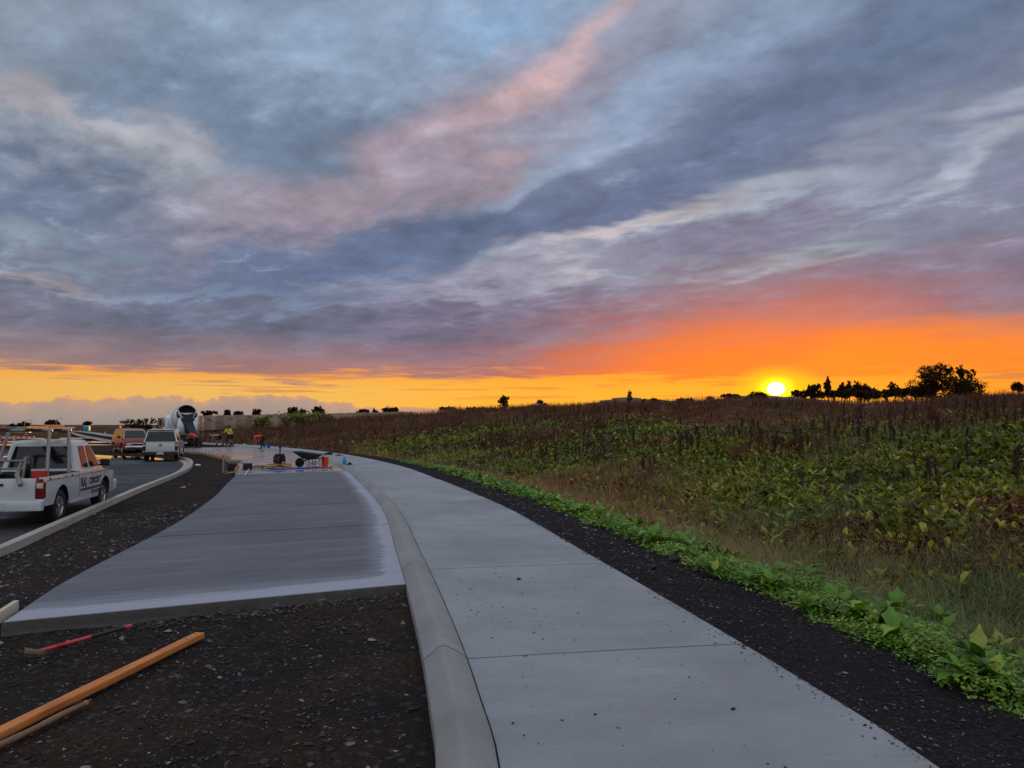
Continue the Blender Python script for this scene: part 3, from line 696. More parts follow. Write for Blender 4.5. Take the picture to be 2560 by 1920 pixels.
mat_stalk = simple('dead_stalk', rgb(62, 38, 28), .9, var=.3, scale=8)
rng = np.random.default_rng(11)
def leaves(base, az, el, ln, wd, curl, nseg=3, fold=.25, tint=None):
    """arched blades; returns V, F (quads), tint per vertex. fold>0 adds a midrib"""
    N = len(base); t = np.linspace(0, 1, nseg + 1)
    ang = el[:, None] - curl[:, None] * t[None, :]                      # pitch along the leaf
    st = ln[:, None] / nseg
    hx = np.cumsum(np.cos(ang) * st, 1) - np.cos(ang[:, :1]) * st; hz = np.cumsum(np.sin(ang) * st, 1) - np.sin(ang[:, :1]) * st
    ca, sa = np.cos(az)[:, None], np.sin(az)[:, None]
    C = np.stack([base[:, 0:1] + hx * ca, base[:, 1:2] + hx * sa, base[:, 2:3] + hz], -1)
    return C, t, ca, sa
def blades(base, az, el, ln, wd, curl, nseg, prof, fold, tint):
    C, t, ca, sa = leaves(base, az, el, ln, wd, curl, nseg); N = len(base)
    w = wd[:, None] * np.interp(t, np.linspace(0, 1, len(prof)), prof)[None, :] * .5
    if fold: w = w * (1 + rng.normal(0, .14, w.shape))
    side = np.stack([-sa * np.ones_like(w), ca * np.ones_like(w), np.zeros_like(w)], -1) * w[..., None]
    up = np.zeros_like(side); up[..., 2] = w * fold
    if fold: cols = [C - side + up, C, C + side + up]
    else: cols = [C - side, C + side]
    nc = len(cols); V = np.stack(cols, 2).reshape(-1, 3)
    per = (nseg + 1) * nc
    i = (np.arange(nseg)[:, None] * nc + np.arange(nc - 1)[None, :]).ravel()
    q = np.stack([i, i + 1, i + nc + 1, i + nc], -1)
    Fq = (np.arange(N)[:, None, None] * per + q[None]).reshape(-1, 4)
    return V, Fq, np.repeat(tint, per)
DOCK = [.12, .75, 1.0, .8, .05]
def cat(parts):
    V = []; Fq = []; T = []; o = 0
    for v, f, t in parts: V.append(v); Fq.append(f + o); T.append(t); o += len(v)
    return np.concatenate(V), np.concatenate(Fq), np.concatenate(T)
def sample(n, rmin, rmax, amin, amax, pw=1.0):
    r_ = (rng.random(n) * (rmax ** pw - rmin ** pw) + rmin ** pw) ** (1 / pw); a = np.radians(rng.uniform(amin, amax, n))
    return np.c_[r_ * np.sin(a), r_ * np.cos(a)]
def rosettes(X, nl, size, tint, lod):
    z, zone, d = terrain(X); N = len(X)
    k = np.repeat(np.arange(N), nl); M = len(k)
    base = np.c_[X[k], z[k] - .02]; base[:, :2] += rng.normal(0, .07, (M, 2)); ln = size[k] * rng.uniform(.55, 1.15, M)
    el = np.radians(rng.uniform(28, 82, M)); curl = np.radians(rng.uniform(20, 110, M)); az = rng.uniform(0, 2 * math.pi, M)
    ti = np.clip(tint[k] + rng.normal(0, .18, M), 0, 1); stem = rng.uniform(0.0, .16, M); base[:, 2] += stem * size[k] * 1.2
    return blades(base, az, el, ln, ln * rng.uniform(.26, .42, M), curl, lod[0], DOCK, lod[1], ti)
def dock_mask(X):
    z, zone, d = terrain(X); az = np.degrees(np.arctan2(X[:, 0], X[:, 1])); r_ = np.hypot(X[:, 0], X[:, 1])
    lo = 4.3 + .5 * np.clip((20 - r_) / 12, 0, 1) + (vnoise(X, .3, 61) - .5) * 2.4
    hi = np.interp(az, [-14, 0, 12, 22, 35], [14, 17, 19, 22, 25]) + (vnoise(X, .12, 62) - .5) * 5
    dens = np.clip((d - lo) * .9, 0, 1) * np.clip((hi - d) / 2.5, 0, 1) * np.clip((az + 15) / 6, 0, 1)
    dens = np.maximum(dens, .8 * (d > 2.4) * (d < lo) * (vnoise(X, .9, 64, 3) > .60))
    return dens * np.clip(vnoise(X, .22, 63, 3) * 3.2 - .95, .10, 1), d, az, r_
P_ = []
for n, r0, r1, lod, ksz, nl in [(9000, 6, 16, (4, .25), 1.0, 8), (20000, 14, 32, (3, .25), 1.15, 8), (30000, 30, 62, (2, 0), 1.35, 7), (22000, 58, 105, (2, 0), 1.8, 6)]:
    X = sample(n, r0, r1, -17, 40, 1.35); mk, d, az, r_ = dock_mask(X); X = X[rng.random(n) < mk]
    t0 = .20 + .38 * vnoise(X, .35, 65) + .12 * (vnoise(X, .05, 66) - .5); brn = vnoise(X, .14, 67, 3); t0 = np.where(brn > .56, .90, t0)
    P_.append(rosettes(X, nl, rng.uniform(.12, .29, len(X)) * ksz, t0, lod))
V, Fq, T = cat(P_)
stuff(npmesh('dock_field', V, Fq, mat_dock, smooth=True, attrs={'tint': T}), 'field of broad-leaved green docks covering the slope beyond the ditch', 'weeds')
# ditch grass and the dry tops
def grassmesh(name, n, r0, r1, a0, a1, dfun, hgt, tint_f, mat, label, cat_, wid=.006, curl=(30, 120), nseg=3, pw=1.2, cl=3):
    X = sample(n, r0, r1, a0, a1, pw); z, zone, d = terrain(X); r_ = np.hypot(X[:, 0], X[:, 1])
    k = rng.random(n) < dfun(X, d, zone, r_); X = X[k]; z = z[k]; r_ = r_[k]; d = d[k]; zone = zone[k]
    kk = np.repeat(np.arange(len(X)), cl); M = len(kk); base = np.c_[X[kk], z[kk] - .02]; base[:, :2] += rng.normal(0, .035, (M, 2)) * (1 + r_[kk] / 20)[:, None]
    ln = hgt * rng.uniform(.45, 1.25, M) * (1 + r_[kk] / 90); w = wid * rng.uniform(.7, 1.5, M) * np.clip(r_[kk] / 7, 1, 9)
    v = blades(base, rng.uniform(0, 6.28, M), np.radians(rng.uniform(50, 92, M)), ln, w, np.radians(rng.uniform(*curl, M)), nseg, [1, .9, .6, .12], 0, np.clip(tint_f(X, d, zone)[kk] + rng.normal(0, .1, M), 0, 1))
    return stuff(npmesh(name, v[0], v[1], mat, smooth=True, attrs={'tint': v[2]}), label, cat_)
def dg(X, d, zone, r_):
    return np.clip(vnoise(X, 1.3, 77, 3) * 3.2 - .95, .15, 1) * np.clip((d - 1.7) * 2, 0, 1) * np.clip((8.0 + (vnoise(X, .3, 71) - .5) * 4 - d) / 2, .10, 1) * (d < 30)
def tg(X, d, zone):
    az = np.degrees(np.arctan2(X[:, 0], X[:, 1])); return np.clip(.22 + .55 * vnoise(X, .35, 72) + np.interp(az, [-5, 8, 18, 30], [.22, .28, .02, -.05]), 0, 1)
grassmesh('ditch_grass', 120000, 4.5, 30, -12, 42, dg, .33, tg, mat_grass, 'fine pale grass filling the shallow ditch beside the verge', 'grass', .004)
grassmesh('far_ditch_grass', 30000, 28, 90, -22, 30, dg, .34, tg, mat_grass, 'brown and green grass behind the bend of the path', 'grass', .0045, nseg=2)
def dz_(X, d, zone, r_):
    az = np.degrees(np.arctan2(X[:, 0], X[:, 1]))
    return np.clip(np.where(az > -12, zone * np.clip((d - 12) / 4, 0, 1), np.clip((d - 1.6), 0, 1)), .0, 1) * np.clip(vnoise(X, .2, 75) * 2.2 - .45, .12, 1) * (d < 48) + .7 * (d > 4.5) * (d < 16) * (vnoise(X, .14, 67, 3) > .55)
grassmesh('dry_weeds', 66000, 9, 120, -30, 40, dz_, .42, lambda X, d, z_: .2 + .6 * vnoise(X, .3, 76), mat_dry, 'reddish brown dead weeds along the top of the slope', 'weeds', .005, nseg=2, curl=(0, 60), pw=1.1, cl=4)
# verge: clover carpet
X = sample(120000, 3.2, 34, -12, 44, 1.0); z, zone, d = terrain(X); r_ = np.hypot(X[:, 0], X[:, 1])
e_ = .82 + .5 * vnoise(X, .9, 81); k = rng.random(len(X)) < np.clip((d - e_) * 4, 0, 1) * np.clip((e_ + 1.7 + 1.2 * (vnoise(X, .5, 82) - .5) - d) * 2.2, 0, 1) * np.clip(1.3 - r_ / 40, 0, 1); X = X[k]; z = z[k]; r_ = r_[k]
kk = np.repeat(np.arange(len(X)), 5); M = len(kk); base = np.c_[X[kk], z[kk] + rng.uniform(0, .05, M) + .11 * rng.random(M) * (vnoise(X, 1.7, 84)[kk] > .45)]; base[:, :2] += rng.normal(0, .03, (M, 2))
ln = rng.uniform(.018, .040, M) * np.clip(r_[kk] / 8, 1, 3)
v = blades(base, rng.uniform(0, 6.28, M), np.radians(rng.uniform(-5, 55, M)), ln, ln * .85, np.radians(rng.uniform(0, 60, M)), 2, [.3, 1, .5], 0, np.clip(.25 + .5 * vnoise(X, 1.2, 83)[kk] + rng.normal(0, .2, M), 0, 1))
stuff(npmesh('clover_verge', v[0], v[1], mat_lush, smooth=True, attrs={'tint': v[2]}), 'low bright green clover creeping along the gravel verge', 'clover')
def vg(X, d, zone, r_):
    return np.clip((d - .95 - .4 * vnoise(X, .9, 81)) * 3, 0, 1) * np.clip((3.0 - d) * 1.5, 0, 1) * np.clip(vnoise(X, .7, 85) * 2 - .2, .2, 1)
grassmesh('verge_grass', 36000, 3.6, 40, -12, 44, vg, .20, lambda X, d, z_: .1 + .6 * vnoise(X, .9, 86), mat_lush, 'green grass blades among the clover by the gravel verge', 'grass', .0045)
# single dock plants along the verge, each a thing (four forms, copied)
def dock_form(seed, n, sz):
    global rng
    keep = rng; rng = np.random.default_rng(seed)
    az = rng.uniform(0, 6.28, n); ln = sz * rng.uniform(.6, 1.1, n); base = np.c_[rng.normal(0, .03, (n, 2)), np.zeros(n)]
    lv = blades(base, az, np.radians(rng.uniform(35, 80, n)), ln, ln * rng.uniform(.28, .4, n), np.radians(rng.uniform(30, 120, n)), 7, [.06, .10, .62, 1.0, .98, .7, .3, .03], .3, np.clip(rng.normal(.42, .27, n), 0, 1))
    rng = keep
    return lv
forms = []
for k, (n, sz) in enumerate([(17, .34), (14, .42), (22, .28), (12, .38)]):
    lv = dock_form(90 + k, n, sz); o = npmesh('dock_plant', lv[0], lv[1], mat_lush, smooth=True, attrs={'tint': lv[2]}); forms.append(o)
rr = random.Random(8); used = [False] * 4; cnt = 0
for k in range(190):
    s = s_at_y(4.0) + (k / 190) ** 1.2 * (s_at_y(31) - s_at_y(4.0)) + rr.uniform(-.2, .2); off = rr.uniform(1.2, 2.5) if rr.random() < .8 else rr.uniform(2.4, 3.2)
    c = np.array([np.interp(s, PS, PR[:, 0]), np.interp(s, PS, PR[:, 1])]) + np.array([np.interp(s, PS, PN[:, 0]), np.interp(s, PS, PN[:, 1])]) * off
    f = rr.randrange(4); o = forms[f] if not used[f] else dup(forms[f]); used[f] = True
    o.location = (c[0], c[1], float(th(c)[0]) + .05); o.rotation_euler = (0, 0, rr.uniform(0, 6.28)); q = rr.uniform(.5, .95); o.scale = (q, q, q * rr.uniform(.7, 1.05)); o.rotation_euler[0] = rr.uniform(-.15, .15)
    tag(o, 'bright green dock plant with broad arching leaves beside the gravel verge', 'plant', 'dock plants along the gravel verge')
# dead dock stalks
def stalk_mesh(seed, h):
    r_ = random.Random(seed); mb = MB(); mb.tube([(0, 0, -.05), (r_.uniform(-.02, .02), r_.uniform(-.02, .02), h * .5), (r_.uniform(-.05, .05), r_.uniform(-.05, .05), h)], [.012, .009, .004], 5)
    for k in range(9):
        z0 = h * r_.uniform(.35, .85); a = r_.uniform(0, 6.28); L = h * r_.uniform(.15, .32); dx_, dy_ = math.cos(a), math.sin(a)
        p1 = (dx_ * L * .35, dy_ * L * .35, z0 + L * .9); mb.tube([(0, 0, z0), p1], [.005, .003], 4)
        for q in range(9):
            t = r_.uniform(.25, 1); c = (p1[0] * t + r_.uniform(-.02, .02), p1[1] * t + r_.uniform(-.02, .02), z0 + L * .9 * t); mb.box(c, (.022, .022, .03), frame((0, 0, 0)))
    for q in range(34):
        z0 = h * r_.uniform(.45, 1.0); mb.box((r_.uniform(-.035, .035), r_.uniform(-.035, .035), z0), (.024, .024, .032))
    return mb
sforms = [stalk_mesh(k, h).build('dead_dock_stalk', mat_stalk, smooth=0) for k, h in enumerate((1.05, .85, 1.2, .7, .95))]; sused = [0] * 5
X = sample(4000, 11, 62, -12, 35, 1.3); mk, d, az, r_ = dock_mask(X); cl = vnoise(X, .13, 95, 2); X = X[(rng.random(len(X)) < .3 * (cl > .5) + .04) & (d > 6) & (d < 19)][:190]
for x, y in X:
    f = rr.randrange(5); o = sforms[f] if not sused[f] else dup(sforms[f]); sused[f] = 1; q = rr.uniform(.5, .95)
    o.location = (x, y, float(th((x, y))[0])); o.rotation_euler = (rr.uniform(-.12, .12), rr.uniform(-.12, .12), rr.uniform(0, 6.28)); o.scale = (q, q, q)
    tag(o, 'dark brown dead dock stalk standing above the green docks', 'dead stalk', 'dead dock stalks in the field')
# ------------------------------------------------------------------ loose stones
OCT = np.array([(1, 0, 0), (.5, .87, .1), (-.5, .87, -.1), (-1, 0, 0), (-.5, -.87, .1), (.5, -.87, -.1), (.1, .1, .62), (0, 0, -.6)], float)
OF = np.array([(0, 1, 6), (1, 2, 6), (2, 3, 6), (3, 4, 6), (4, 5, 6), (5, 0, 6), (1, 0, 7), (2, 1, 7), (3, 2, 7), (4, 3, 7), (5, 4, 7), (0, 5, 7)])
def stones(name, P, sz, label, mat=None, tint=None):
    N = len(P); J = OCT[None] * rng.uniform(.65, 1.25, (N, 8, 1)) * rng.uniform(.6, 1.2, (N, 1, 3)) * sz[:, None, None]; J[..., 2] *= .7
    a = rng.uniform(0, 6.28, N); c, s = np.cos(a)[:, None], np.sin(a)[:, None]; x = J[..., 0] * c - J[..., 1] * s; y = J[..., 0] * s + J[..., 1] * c
    tl = rng.uniform(-.5, .5, (N, 1)); z = J[..., 2] + x * tl; V = np.stack([x, y, z], -1) + P[:, None, :]
    Fq = (np.arange(N)[:, None, None] * 8 + OF[None]).reshape(-1, 3)
    tt = rng.random(N) ** 1.6 if tint is None else tint
    return stuff(npmesh(name, V.reshape(-1, 3), Fq, mat or mat_stones, k=3, attrs={'tint': np.repeat(tt, 8)}), label, 'stones')
def bed_pts(n, rmin, rmax, a0, a1, pw):
    X = sample(n, rmin, rmax, a0, a1, pw); d, s_ = dist_to(PR[:400], X); wk = 2.5 + np.interp(X[:, 1], [-8, 2, 4, 7, 9, 12, 16, 22, 30], [.07, .07, .07, .045, .045, .065, .09, .08, .03])
    dk, _ = dist_to(K2[:220], X); ds_, _ = dist_to(SLx[:400], X)
    ok = (d < -wk - .02) & (dk > .02) & ~((ds_ > -.03) & (s_ > sA - .12 + .95 * np.clip(ds_ / 3.4, 0, 1))); X = X[ok]; d = d[ok]; dk = dk[ok]; wk = wk[ok]
    t = dk / (dk + (-d - wk)); z = np.interp(t, [0, .05, .3, 1], [-.28, -.25, -.115, -.075]) - .012 + (vnoise(X, 1.1, 21) - .5) * .07 + (vnoise(X, 5, 22) - .5) * .035
    return np.c_[X, z]
P = bed_pts(70000, 2.6, 20, -48, 12, 1.25); r_ = np.hypot(P[:, 0], P[:, 1]); sz = np.minimum(rng.lognormal(-4.6, .45, len(P)), .04) * np.clip(r_ / 7, .85, 2)
stones('loose_gravel', P, sz, 'loose crushed stones scattered over the dark base course')
big = P[rng.random(len(P)) < .006]; stones('larger_gravel', big + [0, 0, .005], rng.uniform(.022, .045, len(big)), 'larger pale and dark stones lying on the base course', tint=rng.random(len(big)) ** .8)
X = sample(60000, 3.3, 24, -8, 44, 1.1); d, s_ = dist_to(PR[:400], X); W = np.interp(s_, PS, wv); k = (d > .03) & (d < W + .25); X = X[k]; d = d[k]; W = W[k]
z = -.02 - .11 * np.clip(d / W, 0, 1) + (vnoise(X, 1.6, 31) - .5) * .07 + (vnoise(X, 7, 32) - .5) * .03; r_ = np.hypot(X[:, 0], X[:, 1])
stones('verge_stones', np.c_[X, z], np.minimum(rng.lognormal(-4.7, .4, len(X)), .035) * np.clip(r_ / 7, .85, 1.8), 'small loose stones on the dark gravel verge')
n_ = 5200; S0 = rng.uniform(s_at_y(3), s_at_y(26), n_); sd_ = rng.random(n_) < .5; ofs = np.where(sd_, -np.abs(rng.exponential(.045, n_)) + .02, -(2.15 + .34) + .0)
Xp = np.c_[np.interp(S0, PS, PR[:, 0]) + np.interp(S0, PS, PN[:, 0]) * ofs, np.interp(S0, PS, PR[:, 1]) + np.interp(S0, PS, PN[:, 1]) * ofs][sd_]
Xp = Xp[vnoise(Xp, .9, 88, 2) > .42]; stones('spilled_grit', np.c_[Xp, np.full(len(Xp), .002)], rng.lognormal(-5.25, .4, len(Xp)), 'fine dark grit spilled onto the edge of the footpath', tint=rng.random(len(Xp)) * .5)
# clods and slurry lumps at the foot of the slab face
n_ = 900; f_ = rng.random(n_); Q = FA[None] + (FB - FA)[None] * f_[:, None] + dirn[None] * (.02 + rng.random((n_, 1)) ** 1.8 * .30)
Q = np.c_[Q, np.interp(f_, [0, .4, 1], [-.17, -.105, -.09]) - .0]; stones('slab_foot_rubble', Q, rng.lognormal(-4.0, .45, n_).clip(.006, .06), 'grey clods and broken slurry along the foot of the slab edge', tint=.35 + .5 * rng.random(n_))
# crumbs of dirt on the footpath and kerb
X = np.r_[np.c_[rng.uniform(-.6, 1.4, 260), rng.uniform(4, 12, 260)], rng.normal([-.35, 7.3], [.45, .8], (190, 2)), np.c_[rng.uniform(-4.3, -1.4, 60), rng.uniform(8.3, 10.5, 60)]]; d, s_ = dist_to(PR[:400], X)
k = (d < -.05) & ((d > -2.12) | ((d < -2.6) & (X[:, 1] > 8.8))); X = X[k]
stones('dirt_crumbs', np.c_[X, np.full(len(X), .003)], rng.lognormal(-5.3, .45, len(X)), 'small dark crumbs of dirt dropped on the pale concrete', tint=np.zeros(len(X)))
# ------------------------------------------------------------------ trees and shrubs on the skyline
def crown_mesh(blobs, n, leaf, seed):
    global rng
    keep = rng; rng = np.random.default_rng(seed); tot = sum(b[3] * b[4] * b[5] for b in blobs) or 1; P = []
    for b in blobs:
        m = int(n * b[3] * b[4] * b[5] / tot) + 8; nc = max(5, m // 26)
        u = rng.normal(size=(nc, 3)); u /= np.linalg.norm(u, axis=1)[:, None]; u *= rng.uniform(.45, 1.0, (nc, 1)) ** .5
        ctr = u[rng.integers(0, nc, m)] + rng.normal(0, .13, (m, 3)); P.append(np.array(b[:3]) + ctr * np.array(b[3:6]))
    P = np.concatenate(P); N = len(P); a = rng.uniform(0, 6.28, N); el = rng.uniform(-1.2, 1.2, N); ln = leaf * rng.uniform(.6, 1.4, N)
    out = blades(P, a, el, ln, ln * .8, rng.uniform(-.5, .8, N), 2, [.3, 1, .3], 0, np.clip(rng.normal(.4, .25, N), 0, 1)); rng = keep
    return out
def tree(px, top, base, wpx, Y, style, label, cat_='tree', name='tree', n=None, group=None):
    c = dp(px, base, Y); s = Y / FPX; H = (base - top) * s; W = wpx * s / 2; zb = float(th((c[0], Y))[0]); rot = random.Random(int(px) * 7 + 1); drop = max(0, c[2] - zb)
    t = thing(name, label, cat_, (c[0], Y, min(zb, c[2])), 0, group); bz = c[2] - min(zb, c[2])
    if style == 'poplar': bl = [(0, 0, bz + H * .12 + H * .88 * (q + .5) / 6, W * (1 - abs(q - 2) / 6), W * (1 - abs(q - 2) / 6), H / 9) for q in range(6)]
    elif style == 'pine': bl = [(rot.uniform(-.1, .1) * W, 0, bz + H * (.12 + .15 * q), W * (1.1 - q / 6.5), W * (1 - q / 6.5), H * .10) for q in range(6)]
    elif style == 'round': bl = [(rot.uniform(-.55, .55) * W, rot.uniform(-.4, .4) * W, bz + H * rot.uniform(.28, .84), W * rot.uniform(.3, .5), W * .5, H * rot.uniform(.13, .2)) for q in range(11)] + [(0, 0, bz + H * .2, W * .8, W * .6, H * .2)]
    elif style == 'spread': bl = [(W * (-.85 + 1.7 * q / 8), rot.uniform(-.4, .4) * W, bz + H * (rot.uniform(.62, .75) + .14 * math.sin(math.pi * q / 8)), W * .24, W * .3, H * rot.uniform(.10, .17)) for q in range(9)] + [(rot.uniform(-.5, .5) * W, 0, bz + H * .3, W * .45, W * .4, H * .22) for q in range(3)]
    elif style == 'dome': bl = [(0, 0, bz + H * .34, W * .95, W * .8, H * .5), (-W * .3, 0, bz + H * .55, W * .5, W * .5, H * .36), (W * .35, 0, bz + H * .5, W * .5, W * .5, H * .34)]
    else: bl = [(W * (-.8 + 1.6 * q / 6), 0, bz + H * (.4 + .3 * rot.random()), W * .3, W * .4, H * .34) for q in range(7)]
    n = n or int(min(5200, 500 + wpx * (base - top) * 1.5)); v = crown_mesh(bl, n, max(.10, s * 3.4), int(px))
    npmesh('crown', v[0], v[1], mat_crown, t, smooth=False, attrs={'tint': v[2]})
    tb = MB(); r0 = max(.05, W * .09); k0 = (0, 0, -.3)
    tb.tube([k0, (rot.uniform(-.05, .05) * W, 0, bz + H * .3), (rot.uniform(-.1, .1) * W, 0, bz + H * .62)], [r0, r0 * .75, r0 * .3], 6)
    for b in bl:
        tb.tube([(0, 0, bz + H * .18 * rot.random() + H * .08), (b[0] * .5, b[1] * .5, (b[2] + bz + H * .25) / 2), (b[0], b[1], b[2])], [r0 * .5, r0 * .35, r0 * .15], 5)
    tb.build('trunk', mat_bark, t, smooth=60)
    return t
T_ = [(2330, 908, 1004, 124, 118, 'round', 'tall dark tree with an open lacy crown on the ridge to the right', 11000), (2402, 914, 1000, 72, 122, 'spread', 'flat-topped tree beside the tall dark tree on the right ridge', 5200), (2418, 938, 1004, 96, 120, 'dome', 'low dense bushy tree at the right foot of the tall ridge tree', 6000),
    (2238, 952, 990, 40, 130, 'round', 'small thin-crowned tree left of the tall ridge tree', None), (2545, 952, 975, 30, 90, 'dome', 'dark shrub on the ridge at the right edge of the photo', None),
    (2036, 958, 990, 44, 210, 'round', 'round tree nearest the setting sun on its right', None), (2070, 944, 990, 18, 210, 'poplar', 'narrow pointed tree between the round tree and the pines', None), (2104, 953, 988, 30, 215, 'pine', 'first pine of the row right of the narrow tree', None), (2124, 950, 988, 30, 215, 'pine', 'tallest middle pine of the ridge row', None), (2142, 951, 988, 28, 215, 'pine', 'last tall pine of the ridge row', None), (2160, 958, 996, 40, 215, 'dome', 'round tree closing the row of pines', None), (2185, 968, 992, 30, 215, 'dome', 'low bush right of the row of pines', None),
    (2012, 975, 998, 60, 214, 'hedge', 'low ragged hedge below the round tree right of the sun', None), (2085, 974, 998, 80, 214, 'hedge', 'low ragged hedge below the narrow tree and the pines', None), (2150, 972, 999, 90, 213, 'hedge', 'low ragged hedge under the row of pines', None), (2215, 972, 998, 90, 160, 'hedge', 'low scrub between the pines and the tall ridge tree', None), (2290, 966, 1000, 90, 125, 'hedge', 'ragged undergrowth at the left foot of the tall ridge tree', None),
    (1258, 986, 1021, 32, 260, 'round', 'lone round tree with sky showing through near the middle', 1500), (1352, 998, 1022, 26, 300, 'dome', 'small dark tree behind the pale shed roof', None), (1574, 976, 1015, 13, 220, 'poplar', 'lone thin poplar in front of the far hill', 500), (1608, 998, 1013, 12, 260, 'round', 'tiny bush right of the thin poplar', None), (1637, 995, 1010, 26, 260, 'dome', 'low domed bush right of the thin poplar', None), (1712, 995, 1008, 40, 300, 'hedge', 'long low shrub on the skyline before the far hill', None), (1775, 991, 1002, 16, 300, 'dome', 'tiny domed bush on the skyline left of the sun', None), (1893, 978, 1000, 52, 320, 'dome', 'wide domed tree just left of the setting sun', None), (1825, 985, 998, 46, 320, 'hedge', 'low shrub row left of the domed tree by the sun', None),
    (975, 1017, 1032, 46, 290, 'dome', 'dense domed tree beyond the right earth bank', None), (908, 1024, 1034, 30, 290, 'hedge', 'low shrub beyond the earth bank', None), (938, 1024, 1034, 16, 290, 'dome', 'tiny bush between the shrub and the domed tree', None),
    (732, 1018, 1038, 30, 240, 'round', 'ragged tree left of the pair behind the green scrub', None), (757, 1021, 1038, 20, 240, 'round', 'smallest tree behind the green scrub', None), (795, 1017, 1036, 32, 240, 'round', 'ragged tree right of the pair behind the green scrub', None),
    (524, 1028, 1040, 40, 210, 'spread', 'flat spreading tree on the earth bank right of the mixer truck', None), (568, 1026, 1040, 18, 210, 'round', 'narrow small tree on the earth bank', None), (594, 1028, 1040, 26, 210, 'round', 'bushy small tree on the earth bank', None), (642, 1023, 1039, 24, 210, 'round', 'round small tree standing alone at the end of the earth bank', None),
    (1120, 1018, 1026, 40, 300, 'hedge', 'low distant shrubs left of the lone round tree', None), (1190, 1019, 1027, 46, 300, 'hedge', 'strip of low shrubs just left of the lone round tree', None),
    (60, 1055, 1068, 30, 260, 'dome', 'small domed tree at the far left skyline', None), (131, 1049, 1066, 34, 260, 'dome', 'larger domed tree behind the parked mixer on the far left', None), (32, 1060, 1068, 14, 260, 'dome', 'tiny bush at the far left skyline', None), (218, 1054, 1070, 22, 230, 'spread', 'wind-bent tree by the teal toilet', None), (330, 1048, 1076, 60, 190, 'spread', 'scraggy wind-bent trees left of the mixer truck', 900), (365, 1044, 1078, 50, 185, 'spread', 'taller scraggy tree just left of the mixer truck', 900), (405, 1055, 1085, 30, 150, 'dome', 'green bush beside the cab of the mixer truck', None)]
for a in T_: tree(a[0], a[1], a[2], a[3], a[4], a[5], a[6], n=a[7])
# green scrub on the earth bank (a mass)
Xs = np.array([dp(px, 1050, 122)[:2] for px in rng.uniform(655, 860, 2600)]); Xs[:, 1] += rng.uniform(-5, 8, len(Xs)); 
zs = CAM_H + np.interp(Xs[:, 0] / Xs[:, 1] * FPX + 1280, [650, 700, 800, 865], [10, 24, 26, 8]) / FPX * Xs[:, 1] * rng.uniform(-.6, 1.0, len(Xs))
ln = rng.uniform(.25, .6, len(Xs)); kk = np.repeat(np.arange(len(Xs)), 4); base = np.c_[Xs[kk], zs[kk]] + rng.normal(0, .25, (len(kk), 3))
v = blades(base, rng.uniform(0, 6.28, len(kk)), rng.uniform(-.6, 1.2, len(kk)), ln[kk], ln[kk] * .7, rng.uniform(0, 1, len(kk)), 2, [.3, 1, .3], 0, np.clip(rng.normal(.35, .2, len(kk)), 0, 1))
stuff(npmesh('bank_scrub', v[0], v[1], mat_dock, attrs={'tint': v[2]}), 'dark green scrub growing over the face of the earth bank', 'scrub')
# earth banks: a rounded ridge of excavated soil with a face towards the road
def bank(name, cols, Yf, depth, nv=14):
    """cols: (px, y top, y toe)"""
    px = np.linspace(cols[0][0], cols[-1][0], 90); tp = np.interp(px, [c[0] for c in cols], [c[1] for c in cols]); to = np.interp(px, [c[0] for c in cols], [c[2] for c in cols])
    V = []
    for i_ in range(90):
        Y0 = Yf + 4 * math.sin(i_ * .21) + 2 * math.sin(i_ * .7); a = dp(px[i_], to[i_], Y0); b_ = dp(px[i_], tp[i_], Y0 + depth)
        for j in range(nv):
            t = j / (nv - 3)
            if t <= 1: f = t; g = 1 - (1 - t) ** 1.6; w = .25 * math.sin(i_ * 1.3 + j) * (0 < t < 1) + .2 * math.sin(i_ * .5 + j * 2.1) * (0 < t < 1); V.append((a[0] + (b_[0] - a[0]) * f, a[1] + (b_[1] - a[1]) * f + w, a[2] - .4 * (j == 0) + (b_[2] - a[2]) * g + w * .3))
            else: V.append((b_[0] * (1 + .12 * (j - nv + 3)), b_[1] * (1 + .12 * (j - nv + 3)), b_[2] - 1.0 * (j - nv + 3)))
    i = np.arange(89)[:, None] * nv + np.arange(nv - 1)[None, :]; Fq = np.stack([i, i + nv, i + nv + 1, i + 1], -1).reshape(-1, 4)
    return struct(npmesh(name, V, Fq, mat_earth, smooth=True))
bank('earth_bank', [(395, 1045, 1078), (470, 1040, 1071), (560, 1038, 1067), (650, 1037, 1063), (760, 1034, 1060), (865, 1036, 1056), (900, 1040, 1050)], 118, 7)
bank('far_earth_bank', [(820, 1034, 1050), (880, 1032, 1047), (950, 1031, 1045), (1010, 1029, 1041), (1035, 1031, 1037)], 160, 8)
# far hill behind the poplar
hp = [(1380, 1040), (1450, 1016), (1500, 1004), (1540, 995), (1560, 992), (1590, 995), (1640, 999), (1700, 1003), (1760, 1003), (1850, 990), (1900, 990), (1990, 992), (2060, 1000), (2120, 1020)]
hx = np.linspace(1380, 2120, 120); hy = np.interp(hx, [a[0] for a in hp], [a[1] for a in hp]); V = []
for x_, y_ in zip(hx, hy):
    w = 1.2 * math.sin(x_ * .11) + .8 * math.sin(x_ * .27); b_ = dp(x_, y_ + w * .5, 5200)
    for j, (f, g) in enumerate([(.72, 0), (.8, .25), (.88, .6), (.95, .88), (1, 1), (1.08, .85), (1.2, .4), (1.3, 0)]):
        V.append((b_[0] * f + 30 * math.sin(x_ * .2 + j), b_[1] * f, max(-5, b_[2] * g + (1 - g) * -5)))
i = np.arange(119)[:, None] * 8 + np.arange(7)[None, :]; struct(npmesh('hills', V, np.stack([i, i + 8, i + 9, i + 1], -1).reshape(-1, 4), mat_hill, smooth=True))
